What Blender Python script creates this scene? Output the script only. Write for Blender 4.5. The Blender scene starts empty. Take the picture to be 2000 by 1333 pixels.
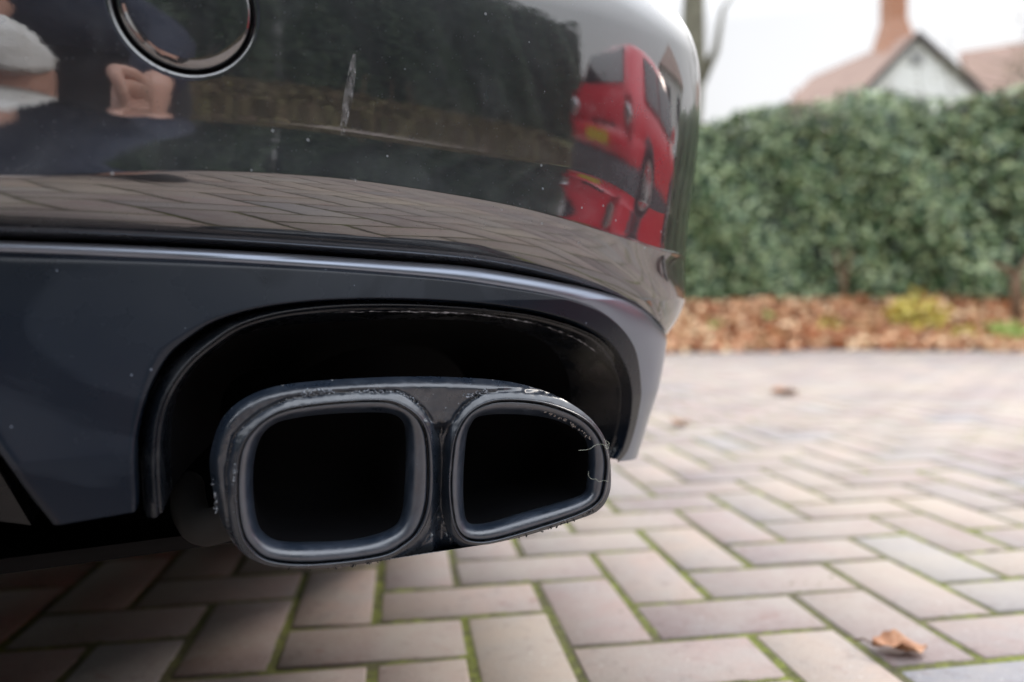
import bpy, bmesh, math, random
import numpy as np
from mathutils import Vector, Matrix
from mathutils.geometry import delaunay_2d_cdt

rnd = random.Random(7)
nrg = np.random.default_rng(11)
scene = bpy.context.scene
col = scene.collection
R = math.radians

# ------------------------------------------------------------------ camera
F, PIT, ROLL, CH = 1500.0, 0.0404, -0.0162, 0.3535
_r0 = np.array([1.0, 0, 0]); _u0 = np.array([0, math.sin(PIT), math.cos(PIT)])
CF = np.array([0, math.cos(PIT), -math.sin(PIT)])
CR = math.cos(ROLL)*_r0 + math.sin(ROLL)*_u0
CU = -math.sin(ROLL)*_r0 + math.cos(ROLL)*_u0
CAM = np.array([0, 0, CH])
cd = bpy.data.cameras.new('camera'); cam = bpy.data.objects.new('camera', cd); col.objects.link(cam)
cd.sensor_width = 36; cd.lens = 36*F/2000
cd.clip_start = 0.01; cd.clip_end = 500
cd.dof.use_dof = True; cd.dof.focus_distance = 0.475; cd.dof.aperture_fstop = 3.3
m = Matrix.Identity(4)
for i in range(3):
    m[i][0] = CR[i]; m[i][1] = CU[i]; m[i][2] = -CF[i]; m[i][3] = CAM[i]
cam.matrix_world = m
scene.camera = cam

# ------------------------------------------------------------------ sky and sun
SUN_AZ, SUN_EL = R(48), R(34)      # azimuth measured from +X towards +Y
w = bpy.data.worlds.new('World'); scene.world = w; w.use_nodes = True
nt = w.node_tree; N = nt.nodes; L = nt.links
bg = N['Background']
sky = N.new('ShaderNodeTexSky'); sky.sky_type = 'NISHITA'; sky.sun_disc = False
sky.sun_elevation = SUN_EL; sky.sun_rotation = R(90) - SUN_AZ
sky.dust_density = 4; sky.air_density = 1.5
hs = N.new('ShaderNodeHueSaturation'); hs.inputs['Saturation'].default_value = 0.35
L.new(sky.outputs[0], hs.inputs['Color'])
tc = N.new('ShaderNodeTexCoord'); sp = N.new('ShaderNodeSeparateXYZ'); L.new(tc.outputs['Generated'], sp.inputs[0])
mr = N.new('ShaderNodeMapRange'); mr.inputs[1].default_value = 0.33; mr.inputs[2].default_value = 0.52
mr.inputs[3].default_value = 12.2; mr.inputs[4].default_value = 37
L.new(sp.outputs['Z'], mr.inputs[0])
ns = N.new('ShaderNodeTexNoise'); ns.inputs['Scale'].default_value = 2.2; ns.inputs['Detail'].default_value = 4
L.new(tc.outputs['Generated'], ns.inputs['Vector'])
m2 = N.new('ShaderNodeMapRange'); m2.inputs[1].default_value = .3; m2.inputs[2].default_value = .7
m2.inputs[3].default_value = .93; m2.inputs[4].default_value = 1.06
L.new(ns.outputs[0], m2.inputs[0])
mm = N.new('ShaderNodeMath'); mm.operation = 'MULTIPLY'; L.new(mr.outputs[0], mm.inputs[0]); L.new(m2.outputs[0], mm.inputs[1])
tint = N.new('ShaderNodeVectorMath'); tint.operation = 'SCALE'; tint.inputs[0].default_value = (.985, .995, 1.02)
L.new(mm.outputs[0], tint.inputs['Scale'])
tm = N.new('ShaderNodeMix'); tm.data_type = 'RGBA'; tm.inputs[6].default_value = (.985, .995, 1.02, 1); tm.inputs[7].default_value = (.93, .985, 1.08, 1)
tr = N.new('ShaderNodeMapRange'); tr.inputs[1].default_value = .2; tr.inputs[2].default_value = .8; L.new(sp.outputs['Z'], tr.inputs[0]); L.new(tr.outputs[0], tm.inputs[0])
L.new(tm.outputs[2], tint.inputs[0])
mx = N.new('ShaderNodeMix'); mx.data_type = 'RGBA'; mx.inputs[0].default_value = 0.9
L.new(hs.outputs[0], mx.inputs[6]); L.new(tint.outputs[0], mx.inputs[7])
L.new(mx.outputs[2], bg.inputs['Color']); bg.inputs['Strength'].default_value = 0.1
sd = bpy.data.lights.new('sun', 'SUN'); sun = bpy.data.objects.new('sun', sd); col.objects.link(sun)
sd.energy = 2.2; sd.angle = R(12); sd.color = (1, .90, .79)
sdir = Vector((math.cos(SUN_AZ)*math.cos(SUN_EL), math.sin(SUN_AZ)*math.cos(SUN_EL), math.sin(SUN_EL)))
sun.rotation_euler = sdir.to_track_quat('Z', 'Y').to_euler()
scene.view_settings.view_transform = 'Standard'; scene.view_settings.look = 'None'
scene.view_settings.exposure = -0.34; scene.view_settings.gamma = 1
scene.render.engine = 'CYCLES'
scene.cycles.max_bounces = 8; scene.cycles.use_denoising = True

# ------------------------------------------------------------------ helpers
def ray(px, py):
    a = (px-1000)/F; b = -(py-666.5)/F
    d = CF + a*CR + b*CU
    return d/np.linalg.norm(d)
def at(px, py, Y):
    d = ray(px, py); return CAM + d*(Y/d[1])
def tag(o, label=None, cat=None, group=None, kind=None):
    if label: o['label'] = label
    if cat: o['category'] = cat
    if group: o['group'] = group
    if kind: o['kind'] = kind
    return o
def empty(name, loc=(0, 0, 0), rz=0, **k):
    o = bpy.data.objects.new(name, None); col.objects.link(o); o.empty_display_size = .1
    o.location = loc; o.rotation_euler = (0, 0, rz); tag(o, **k); return o
def mobj(name, verts, faces, mat, parent=None, smooth=True, loc=None, **k):
    me = bpy.data.meshes.new(name)
    me.from_pydata([tuple(map(float, v)) for v in verts], [], [tuple(map(int, f)) for f in faces])
    me.update()
    bm = bmesh.new(); bm.from_mesh(me); bmesh.ops.remove_doubles(bm, verts=bm.verts, dist=1e-6)
    bmesh.ops.recalc_face_normals(bm, faces=bm.faces); bm.to_mesh(me); bm.free()
    if smooth: me.polygons.foreach_set('use_smooth', [True]*len(me.polygons))
    o = bpy.data.objects.new(name, me); col.objects.link(o)
    if mat: me.materials.append(mat)
    if parent: o.parent = parent
    if loc is not None: o.location = loc
    tag(o, **k); return o
def quickmesh(name, V, Fq, mat, parent=None, smooth=False, colr=None, **k):
    """fast numpy quads"""
    me = bpy.data.meshes.new(name); n = len(V); q = Fq.shape[1]
    me.vertices.add(n); me.vertices.foreach_set('co', V.astype(np.float32).ravel())
    me.loops.add(Fq.size); me.loops.foreach_set('vertex_index', Fq.astype(np.int32).ravel())
    me.polygons.add(len(Fq)); me.polygons.foreach_set('loop_start', (np.arange(len(Fq))*q).astype(np.int32))
    me.polygons.foreach_set('loop_total', np.full(len(Fq), q, np.int32))
    me.update(calc_edges=True)
    if smooth: me.polygons.foreach_set('use_smooth', [True]*len(Fq))
    if colr is not None:
        a = me.color_attributes.new('tone', 'FLOAT_COLOR', 'POINT')
        a.data.foreach_set('color', colr.astype(np.float32).ravel())
    me.materials.append(mat)
    o = bpy.data.objects.new(name, me); col.objects.link(o)
    if parent: o.parent = parent
    tag(o, **k); return o
def grid_faces(nr, nc, closed=False, base=0):
    f = []
    for i in range(nr-1):
        for j in range(nc if closed else nc-1):
            j2 = (j+1) % nc
            f.append((base+i*nc+j, base+i*nc+j2, base+(i+1)*nc+j2, base+(i+1)*nc+j))
    return f
def loft(name, rows, mat, parent=None, closed=False, cap=None, **k):
    n = len(rows[0]); V = [p for r in rows for p in r]; fs = grid_faces(len(rows), n, closed)
    if cap in ('end', 'both'): fs.append([(len(rows)-1)*n+j for j in range(n)])
    if cap in ('start', 'both'): fs.append(list(range(n)))
    return mobj(name, V, fs, mat, parent, **k)
def crom(P, n, closed=False):
    """Catmull-Rom through P then resample at equal arc length"""
    P = np.array(P, float)
    if closed: Q = np.vstack([P[-1], P, P[0], P[1]])
    else: Q = np.vstack([2*P[0]-P[1], P, 2*P[-1]-P[-2]])
    out = []
    for i in range(1, len(Q)-2):
        for t in np.linspace(0, 1, 16, endpoint=False):
            a, b, c, d = Q[i-1:i+3]
            out.append(.5*((2*b)+(c-a)*t+(2*a-5*b+4*c-d)*t*t+(3*b-a-3*c+d)*t**3))
    out.append(Q[-2]); out = np.array(out)
    s = np.concatenate([[0], np.cumsum(np.linalg.norm(np.diff(out, axis=0), axis=1))])
    u = np.linspace(0, s[-1], n, endpoint=not closed)
    return np.stack([np.interp(u, s, out[:, i]) for i in range(out.shape[1])], 1)
def ckey(P, n):
    """Catmull-Rom with uniform key parameter (keeps correspondences between loops)"""
    P = np.array(P, float); Q = np.vstack([2*P[0]-P[1], P, 2*P[-1]-P[-2]]); out = []
    for u in np.linspace(0, len(P)-1, n):
        i = min(int(u), len(P)-2); t = u-i
        a, b, c, d = Q[i:i+4]
        out.append(.5*((2*b)+(c-a)*t+(2*a-5*b+4*c-d)*t*t+(3*b-a-3*c+d)*t**3))
    return np.array(out)
def tube(name, pts, rad, mat, parent=None, n=8, **k):
    pts = [Vector(p) for p in pts]; rows = []
    rs = rad if hasattr(rad, '__len__') else [rad]*len(pts)
    up = Vector((0.1, 0.2, 1)).normalized()
    for i, p in enumerate(pts):
        t = (pts[min(i+1, len(pts)-1)]-pts[max(i-1, 0)]).normalized()
        if abs(t.dot(up)) > .95: u = t.cross(Vector((1, 0, 0))).normalized()
        else: u = t.cross(up).normalized()
        v = t.cross(u)
        rows.append([p+(u*math.cos(a)+v*math.sin(a))*rs[i] for a in [2*math.pi*j/n for j in range(n)]])
    return loft(name, rows, mat, parent, closed=True, cap='both', **k)

# ---- materials
def mat(name, base=(.5, .5, .5), rough=.5, metal=0, ior=1.5, coat=0, coatr=.03, spec=.5):
    M = bpy.data.materials.new(name); M.use_nodes = True
    b = M.node_tree.nodes['Principled BSDF']
    b.inputs['Base Color'].default_value = (*base, 1); b.inputs['Roughness'].default_value = rough
    b.inputs['Metallic'].default_value = metal; b.inputs['IOR'].default_value = ior
    b.inputs['Coat Weight'].default_value = coat; b.inputs['Coat Roughness'].default_value = coatr
    b.inputs['Specular IOR Level'].default_value = spec
    return M
class NT:
    def __init__(s, M): s.M = M; s.t = M.node_tree; s.b = s.t.nodes['Principled BSDF']
    def n(s, typ, **kw):
        x = s.t.nodes.new('ShaderNode'+typ)
        for k, v in kw.items():
            if k.startswith('i_'): x.inputs[k[2:].replace('_', ' ')].default_value = v
            else: setattr(x, k, v)
        return x
    def l(s, a, b): s.t.links.new(a, b)
    def noise(s, scale, detail=4, rough=.55, vec=None, dist=0):
        x = s.n('TexNoise'); x.inputs['Scale'].default_value = scale; x.inputs['Detail'].default_value = detail
        x.inputs['Roughness'].default_value = rough; x.inputs['Distortion'].default_value = dist
        s.l(vec if vec is not None else s.obj(), x.inputs['Vector']); return x.outputs[0]
    def obj(s):
        if not hasattr(s, '_o'): s._o = s.n('TexCoord').outputs['Object']
        return s._o
    def ramp(s, f, *stops):
        x = s.n('ValToRGB'); e = x.color_ramp.elements
        while len(e) < len(stops): e.new(.5)
        for i, (p, c) in enumerate(stops):
            e[i].position = p; e[i].color = (*c, 1) if hasattr(c, '__len__') else (c, c, c, 1)
        s.l(f, x.inputs[0]); return x.outputs[0]
    def mix(s, f, a, b, mode='MIX'):
        x = s.n('Mix', data_type='RGBA', blend_type=mode)
        for sock, v in ((x.inputs[0], f), (x.inputs[6], a), (x.inputs[7], b)):
            if hasattr(v, 'is_linked') or hasattr(v, 'links'): s.l(v, sock)
            elif hasattr(v, '__len__'): sock.default_value = (*v, 1)
            else: sock.default_value = v if sock.type == 'VALUE' else (v, v, v, 1)
        return x.outputs[2]
    def math(s, op, a, b=0):
        x = s.n('Math', operation=op)
        for sock, v in ((x.inputs[0], a), (x.inputs[1], b)):
            if hasattr(v, 'links'): s.l(v, sock)
            else: sock.default_value = v
        return x.outputs[0]
    def bump(s, h, strength=.3, dist=.001):
        x = s.n('Bump'); x.inputs['Strength'].default_value = strength; x.inputs['Distance'].default_value = dist
        s.l(h, x.inputs['Height']); s.l(x.outputs[0], s.b.inputs['Normal']); return x
    def specks(s, scale, thr):
        v = s.n('TexVoronoi'); v.inputs['Scale'].default_value = scale; s.l(s.obj(), v.inputs['Vector'])
        d = s.math('LESS_THAN', v.outputs['Distance'], thr)
        c = s.n('SeparateColor'); s.l(v.outputs['Color'], c.inputs[0])
        return s.math('MULTIPLY', d, s.math('GREATER_THAN', c.outputs[0], .72))

# deep blue black gloss paint with dust film and specks
M_paint = mat('black_gloss_paint', (.008, .009, .013), .32, 0, 1.5, 1, .018)
t = NT(M_paint); t.b.inputs['Coat IOR'].default_value = 2.75
dust = t.ramp(t.noise(38, 8, .7, dist=.6), (.44, 0), (.74, 1))
dust2 = t.ramp(t.noise(7, 3), (.42, 0), (.62, 1))
dm = t.math('MULTIPLY', t.math('MULTIPLY', dust, dust2), .12)
zs_ = t.n('SeparateXYZ'); t.l(t.obj(), zs_.inputs[0])
zb_ = t.math('MULTIPLY', t.ramp(zs_.outputs[2], (.428, 0), (.437, 1), (.450, 1), (.464, 0)), t.ramp(t.noise(6, 2), (.30, 0), (.75, 1)))
film_ = t.math('MULTIPLY', t.math('MULTIPLY', zb_, t.ramp(t.noise(150, 7, .75, dist=1.2), (.38, .15), (.80, 1))), .12)
dm = t.math('ADD', dm, film_)
spk = t.math('MULTIPLY', t.specks(95, .085), .55)
grit = t.math('MULTIPLY', t.specks(420, .16), .12)
f = t.math('MINIMUM', t.math('ADD', t.math('ADD', dm, spk), grit), 1)
t.l(t.mix(f, (.008, .010, .015), (.36, .39, .42)), t.b.inputs['Base Color'])
t.l(t.math('SUBTRACT', 1, t.math('MULTIPLY', f, .9)), t.b.inputs['Coat Weight'])
bp_ = t.n('Bump'); bp_.inputs['Strength'].default_value = .03; bp_.inputs['Distance'].default_value = .0004
t.l(t.noise(170, 3, .5), bp_.inputs['Height']); t.l(bp_.outputs[0], t.b.inputs['Coat Normal'])
cr = t.math('ADD', .017, t.math('MULTIPLY', dust2, .05)); t.l(cr, t.b.inputs['Coat Roughness'])

M_val = mat('satin_grey_trim', (.012, .016, .025), .34, 0, 1.42)
t = NT(M_val); n1 = t.noise(26, 5); n2 = t.noise(9, 4, dist=1.2)
film = t.math('MULTIPLY', t.ramp(n2, (.5, 0), (.56, 1)), .022)
f = t.math('ADD', film, t.math('MULTIPLY', t.specks(120, .07), .5))
t.l(t.mix(f, (.004, .008, .016), (.34, .40, .50)), t.b.inputs['Base Color'])
t.l(t.ramp(n1, (.3, .24), (.7, .31)), t.b.inputs['Roughness'])

M_bead_sheen = mat('trim_bead_sky_sheen', (.24, .27, .33), .3, .8, 1.7)  # same trim as the face; lighter metallic base paints in the bead's sky sheen
t = NT(M_bead_sheen); t.l(t.ramp(t.noise(40, 5), (.3, .27), (.7, .37)), t.b.inputs['Roughness'])
M_blk = mat('black_gloss_plastic', (.006, .007, .009), .2)
t = NT(M_blk); t.l(t.ramp(t.noise(40, 5), (.35, .14), (.7, .4)), t.b.inputs['Roughness'])
M_void = mat('soot_and_shade_black', (.004, .004, .005), .9, spec=.1)  # near-black for the tip bores, and shade painted into recess linings and grooves
M_trim = mat('satin_black_metal', (.02, .024, .032), .3, 0, 1.9)
t = NT(M_trim); n1 = t.noise(60, 7, .65)
f = t.math('ADD', t.math('MULTIPLY', t.ramp(n1, (.5, 0), (.75, 1)), .10), t.math('MULTIPLY', t.specks(260, .10), .5))
t.l(t.mix(f, (.012, .019, .032), (.34, .40, .47)), t.b.inputs['Base Color'])
t.l(t.ramp(t.noise(90, 4), (.3, .22), (.7, .42)), t.b.inputs['Roughness'])
t.bump(t.noise(900, 2), .08, .0004)
M_lip = mat('soot_dulled_metal', (.05, .058, .075), .45, .0, 2.1)
t = NT(M_lip); n1 = t.noise(70, 8, .7)
f = t.math('ADD', t.math('MULTIPLY', t.ramp(n1, (.42, 0), (.8, 1)), .35), t.math('MULTIPLY', t.specks(300, .10), .45))
t.l(t.mix(f, (.016, .026, .044), (.13, .16, .22)), t.b.inputs['Base Color'])
t.l(t.ramp(n1, (.3, .26), (.7, .5)), t.b.inputs['Roughness'])
t.bump(t.noise(500, 4), .25, .0006)
M_crust = mat('flaked_corrosion', (.18, .19, .2), .75)
t = NT(M_crust); t.l(t.ramp(t.noise(900, 5), (.35, (.03, .034, .045)), (.5, (.13, .15, .18)), (.70, (.48, .51, .56))), t.b.inputs['Base Color'])

# ------------------------------------------------------------------ car plan curve (s runs along the rear bumper, car centre at s = SC)
SC = -.35
_S = [-.35, 0, .1, .2, .3, .35, .395, .435, .475, .53, .60, 1.0, 4.2]
_T = [19, 25.5, 28.5, 32.5, 38.5, 46, 57, 73, 90, 103, 109, 110, 110]
_ds = .001
_sg = np.arange(-4.9, 4.2, _ds)
_tau = np.where(_sg >= SC, np.interp(_sg, _S, _T), 38-np.interp(2*SC-_sg, _S, _T))
_tau = np.convolve(np.pad(_tau, 20, 'edge'), np.ones(41)/41, 'valid')
_tau = np.radians(np.convolve(np.pad(_tau, 15, 'edge'), np.ones(31)/31, 'valid'))
_cx = np.concatenate([[0], np.cumsum(np.cos(_tau[:-1]))*_ds]); _cy = np.concatenate([[0], np.cumsum(np.sin(_tau[:-1]))*_ds])
_i0 = int(np.argmin(abs(_sg))); _cx += -.19-_cx[_i0]; _cy += .38-_cy[_i0]
def Cxy(s, off=0.0):
    s = np.asarray(s, float); t_ = np.interp(s, _sg, _tau)
    return np.interp(s, _sg, _cx)+np.sin(t_)*off, np.interp(s, _sg, _cy)-np.cos(t_)*off
def swell(s, z):
    """the lower corner stands out a little further than the plan curve"""
    a = np.clip((abs(np.asarray(s, float)-SC)-.55)/.25, 0, 1); zz = np.asarray(z, float); b = .0065/(1+np.exp((zz-.352)/.008))-.0028*np.exp(-((zz-.392)/.019)**2)
    a = a*a*(3-2*a); c = np.clip((abs(np.asarray(s, float)-SC)-.50)/.24, 0, 1); c = c*c*(3-2*c)
    return a*b-.40*c*np.clip(.36-np.asarray(z, float), 0, .2)
def Msz(s, z, off):
    x, y = Cxy(s, off+swell(s, z)); z = np.asarray(z, float)+0*x
    return np.stack([x, y, z], -1)
def project(P):
    P = np.asarray(P)-CAM; d = P@CF
    return 1000+F*(P@CR)/d, 666.5-F*(P@CU)/d
_hs = np.arange(-.6, .5, .0005)
def hit(px, py, ofun):
    """(s,z) where the sight line through a photograph point meets the extruded plan curve"""
    d = ray(px, py); z = .38
    for _ in range(6):
        x, y = Cxy(_hs, ofun(z)+swell(_hs, z))
        e = x*d[1]-y*d[0]            # zero where the curve crosses the vertical plane of the ray
        k = np.where(e[:-1]*e[1:] <= 0)[0]
        i = k[0] if len(k) else int(np.argmin(abs(e)))
        z = CAM[2]+d[2]*math.hypot(x[i], y[i])/math.hypot(d[0], d[1])
    return _hs[i], z
def hits(P, ofun): return np.array([hit(a, b, ofun) for a, b in P])
CARH = R(109)   # heading of the car (direction its nose points) measured from +X

car = empty('car', (*Cxy(SC, 0), 0), R(19), label='dark glossy car seen close up from behind, rear bumper corner above twin exhaust outlets', cat='car')
bpy.context.view_layer.update()
CI = car.matrix_world.inverted()
def child(o, parent=None):
    """parent keeping world coordinates"""
    p = parent or car
    o.parent = p; o.matrix_parent_inverse = Matrix.Identity(4)
    if p is car: o.data.transform(CI)
    else: o.data.transform(CI)
    return o

# ---- bumper: three key heights along the bumper
zero = lambda z: 0.0
pF = [(0, 172), (250, 212), (600, 242), (900, 288), (1050, 312), (1130, 327), (1200, 352), (1240, 377), (1290, 412)]
pC = [(0, 352), (380, 333), (600, 344), (700, 353), (900, 384), (1000, 402), (1100, 427), (1200, 458), (1290, 490)]
pG = [(0, 465), (204, 471), (420, 481), (600, 492), (750, 503), (900, 514), (1012, 531), (1100, 549), (1200, 574), (1256, 602), (1290, 636)]
def zprof(P, off, ends):
    H = np.array([hit(x_, y_, (lambda z, x_=x_: off(x_))) for x_, y_ in P]) if callable(off) else hits(P, lambda z: off)
    s = list(H[:, 0]); z = list(H[:, 1])
    for a, b in ends: s.append(a); z.append(b)
    s0 = s[0]; z0 = z[0]
    s = [SC-.02] + [s0] + s[1:]; z = [z0] + [z0] + z[1:]
    g = np.linspace(SC, 4, 6000); v = np.interp(g, s, z)
    k = np.ones(61)/61; v = np.convolve(np.pad(v, 30, 'edge'), k, 'valid'); v = np.convolve(np.pad(v, 30, 'edge'), k, 'valid')
    return lambda q: np.interp(SC+abs(np.asarray(q)-SC), g, v)
zF = zprof(pF, 0, [(.46, .432), (.55, .42), (.8, .42)])
zC = zprof(pC, -.001, [(.46, .397), (.55, .385), (.8, .38)])
zG = zprof(pG, lambda x_: -.029+.013*min(1, max(0, (x_-950)/330)), [(.47, .325), (.55, .30), (.8, .28), (1.0, .26)])
ZT = .606
def bumper_profile():
    """list of (segment, u, offset): segment 0 = G..C, 1 = C..F, 2 = F..top"""
    rows = []
    def seg(k, phis, H, us):
        uu = np.linspace(0, 1, 400)
        tn = np.tan(np.radians(np.interp(uu, [p[0] for p in phis], [p[1] for p in phis])))
        o = -np.concatenate([[0], np.cumsum((tn[1:]+tn[:-1])/2*H/399)])
        return [(k, u, float(np.interp(u, uu, o))) for u in us]
    a = seg(0, [(0, -66), (.10, -50), (.3, -32), (.6, -19), (.85, -13), (1, -11)], .048, np.linspace(0, 1, 40))
    b = seg(1, [(0, -11), (.03, 2.8), (.15, 3.2), (.5, 0.0), (.85, -5.5), (1, -9.2)], .030, np.concatenate([np.linspace(0, .06, 10), np.linspace(.08, 1, 36)]))
    c = seg(2, [(0, -9.2), (.06, -9.7), (.3, -6.8), (.58, -2.2), (.72, 2), (.84, 16), (.93, 42), (1, 82)], ZT-.463, np.linspace(0, 1, 100)**.9)
    oa = a[-1][2]; ob = b[-1][2]
    # anchor offset 0 at F
    base_b = -ob; base_a = base_b-oa
    rows += [(k, u, o+base_a) for k, u, o in a]
    rows += [(k, u, o+base_b) for k, u, o in b[1:]]
    rows += [(k, u, o) for k, u, o in c[1:]]
    return rows
BP = bumper_profile()
def ztop(s): return ZT-.035*np.clip((abs(np.asarray(s)-SC)-.62)/.25, 0, 1)**1.5
def zrow(k, u, s):
    a = (zG, zC, zF)[k](s); b = (zC, zF, ztop)[k](s); return a+(b-a)*u
def bump_off(s, z):
    """offset of the bumper skin at (s,z)"""
    zz = np.array([zrow(k, u, s) for k, u, o in BP]).ravel(); return float(np.interp(z, zz, [o for *_, o in BP]))
sright = np.concatenate([np.linspace(-.35, -.10, 60), np.linspace(-.097, .36, 270), np.linspace(.361, .66, 190), np.linspace(.67, .95, 20)])
sleft = (2*SC-sright[1:])[::-1][::3]
sb = np.concatenate([sleft, sright])
def corner_ease(s):
    a = np.clip((abs(np.asarray(s, float)-SC)-.55)/.25, 0, 1); return 1-.45*a*a*(3-2*a)
rows = [Msz(sb, zrow(k, u, sb), o*corner_ease(sb) if k == 0 else o) for k, u, o in BP]
# shelf running in under the boot lid
rows += [Msz(sb, ztop(sb)+.003, BP[-1][2]-.02), Msz(sb, ztop(sb)+.004, BP[-1][2]-.10)]
# return flange at the bottom
rows = [Msz(sb, zG(sb)+.006, BP[0][2]*corner_ease(sb)-.03), Msz(sb, zG(sb)+.0005, BP[0][2]*corner_ease(sb)-.002)] + rows
V = np.array(rows).reshape(-1, 3); Fc = grid_faces(len(rows), len(sb))
sh, zh = hit(363, 12, lambda z: .004)
RC = .0335
oh = bump_off(sh, zh)
cc = Msz(sh, zh, oh)
V2 = V-cc
th = float(np.interp(sh, _sg, _tau)); tx = np.array([math.cos(th), math.sin(th), 0])
rr = np.hypot(V2@tx, V2[:, 2]) ; near = (rr < RC+.0006) & (np.linalg.norm(V2, axis=1) < .06)
Fc = [f_ for f_ in Fc if not any(near[i] for i in f_)]
bumper = child(mobj('bumper', V, Fc, M_paint))
# tow eye cover: circular plug, groove and the turned edge round it
def polar(radii_h, n=160):
    out = []
    for r_, h_ in radii_h:
        row = []
        for j in range(n):
            a = 2*math.pi*j/n
            s_ = sh+r_*math.cos(a); z_ = zh+r_*math.sin(a)
            row.append(Msz(s_, z_, bump_off(s_, z_)+h_))
        out.append(row)
    return out
rim = loft('tow_cover_rim', polar([(RC+.0034, .00003), (RC+.0018, .00005), (RC+.0010, -.00005), (RC+.0003, -.0004), (RC-.0003, -.0010), (RC-.0008, -.0020), (RC-.0010, -.006)]), M_paint, closed=True)
child(rim, bumper)
plug = loft('tow_cover', polar([(RC-.0028, -.006), (RC-.0027, -.0012), (RC-.0033, -.0002), (RC-.0043, .0002), (RC-.008, .0003), (RC-.016, .0003), (RC-.026, .0003), (.0004, .0003)]), M_paint, closed=True)
child(plug, bumper)
gro = loft('cover_groove', polar([(RC-.0012, -.0045), (RC-.004, -.0045)]), M_void, closed=True); child(gro, bumper)

# ---- lower valance (satin trim) around the exhaust cut-out
def oV(z): return -.021+.19*min(.10, max(0., .385-z))+.08*min(.08, max(0., .285-z))
KV = [((263, 1000), (105, 1027)), ((265, 971), (50, 957)), ((261, 884), (0, 887)), ((270, 823), (-100, 760)), ((291, 756), (-200, 650)),
      ((327, 695), (-300, 482)), ((367, 659), (0, 493)), ((420, 626), (204, 501)), ((500, 602), (420, 511)), ((600, 588), (600, 522)),
      ((700, 583), (750, 533)), ((800, 583), (900, 547)), ((900, 588), (1012, 564)), ((980, 596), (1075, 575)), ((1060, 609), (1125, 587)),
      ((1135, 632), (1181, 610)), ((1185, 662), (1222, 646)), ((1213, 697), (1245, 686)), ((1230, 738), (1253, 732)), ((1235, 780), (1254, 780)),
      ((1230, 830), (1243, 835)), ((1217, 876), (1228, 880)), ((1204, 898), (1210, 903))]
v3 = hits([k[0] for k in KV], oV); v4 = hits([k[1] for k in KV], oV)
K5 = [(-300, 459), (0, 470), (204, 477), (420, 487), (600, 498), (750, 508), (900, 519), (1012, 536), (1085, 550), (1150, 564), (1212, 582), (1258, 608), (1286, 640)]
v5 = list(map(tuple, hits(K5, lambda z: oV(z)-.005))) + [(.465, .322), (.51, .292), (.54, .265), (.55, .238), (.54, .215)]
v5 = np.array(v5)
NK = 420
a3, a4 = ckey(v3, NK), ckey(v4, NK)
rows = []
oVv = np.vectorize(oV)
# turned-in edge at the cut-out, face, crease
for inn, e in ((.0022, -.016), (.0010, -.004), (.0003, -.0008)):
    c_ = np.array([np.mean(v3[:, 0]), .30]); dirn = (c_-a3); dirn /= np.linalg.norm(dirn, axis=1)[:, None]
    q = a3+dirn*inn; rows.append(Msz(q[:, 0], q[:, 1], oVv(q[:, 1])+e))
for u in np.linspace(0, 1, 26):
    q = a3+(a4-a3)*u; edge = -.0022*max(0, (u-.9)/.1)**2
    rows.append(Msz(q[:, 0], q[:, 1], oVv(q[:, 1])+edge))
face = loft('valance_face', rows, M_val)
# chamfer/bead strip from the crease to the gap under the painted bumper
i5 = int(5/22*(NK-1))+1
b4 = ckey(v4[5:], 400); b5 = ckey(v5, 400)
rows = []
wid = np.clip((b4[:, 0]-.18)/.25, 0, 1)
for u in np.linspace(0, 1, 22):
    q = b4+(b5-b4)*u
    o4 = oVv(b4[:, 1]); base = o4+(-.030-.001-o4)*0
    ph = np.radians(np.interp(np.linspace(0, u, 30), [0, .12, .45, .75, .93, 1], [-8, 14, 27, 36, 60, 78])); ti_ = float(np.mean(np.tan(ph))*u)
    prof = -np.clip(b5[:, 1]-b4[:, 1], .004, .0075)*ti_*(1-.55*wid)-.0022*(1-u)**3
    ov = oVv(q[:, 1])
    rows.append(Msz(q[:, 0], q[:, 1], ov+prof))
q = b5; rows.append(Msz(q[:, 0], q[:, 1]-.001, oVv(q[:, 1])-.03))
cham = loft('trim_bead', rows, M_bead_sheen)
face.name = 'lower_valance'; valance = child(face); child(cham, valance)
for p in valance.data.polygons: p.use_smooth = True
# rest of the valance towards the car centre and other side
sl = np.linspace(-.10, -.35, 10)
sl = np.concatenate([sl, 2*SC-np.linspace(-.30, .62, 60)])
rows = []
for zz, o_ in ((.3925, -.033), (.389, -.026), (.384, -.0235), (.378, -.0225), (.35, -.032), (.315, -.044), (.312, -.10)):
    rows.append(Msz(sl, zz-.075*np.clip((abs(sl-SC)-.55)/.35, 0, 1), o_-.004))
child(loft('centre_valance', rows, M_val))
# diffuser fin left of the valance piece
q = [hit(a, b, lambda z: -.05) for a, b in ((-260, 700), (-10, 905), (62, 1026), (-60, 1010), (-260, 1000))]
fr = [Msz(s_, z_, -.05) for s_, z_ in q]; bk = [Msz(s_, z_, -.40) for s_, z_ in q]
child(loft('diffuser_fin', [fr, bk], M_blk, closed=True, cap='both'))
for p in bpy.data.objects['diffuser_fin'].data.polygons: p.use_smooth = False

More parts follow.
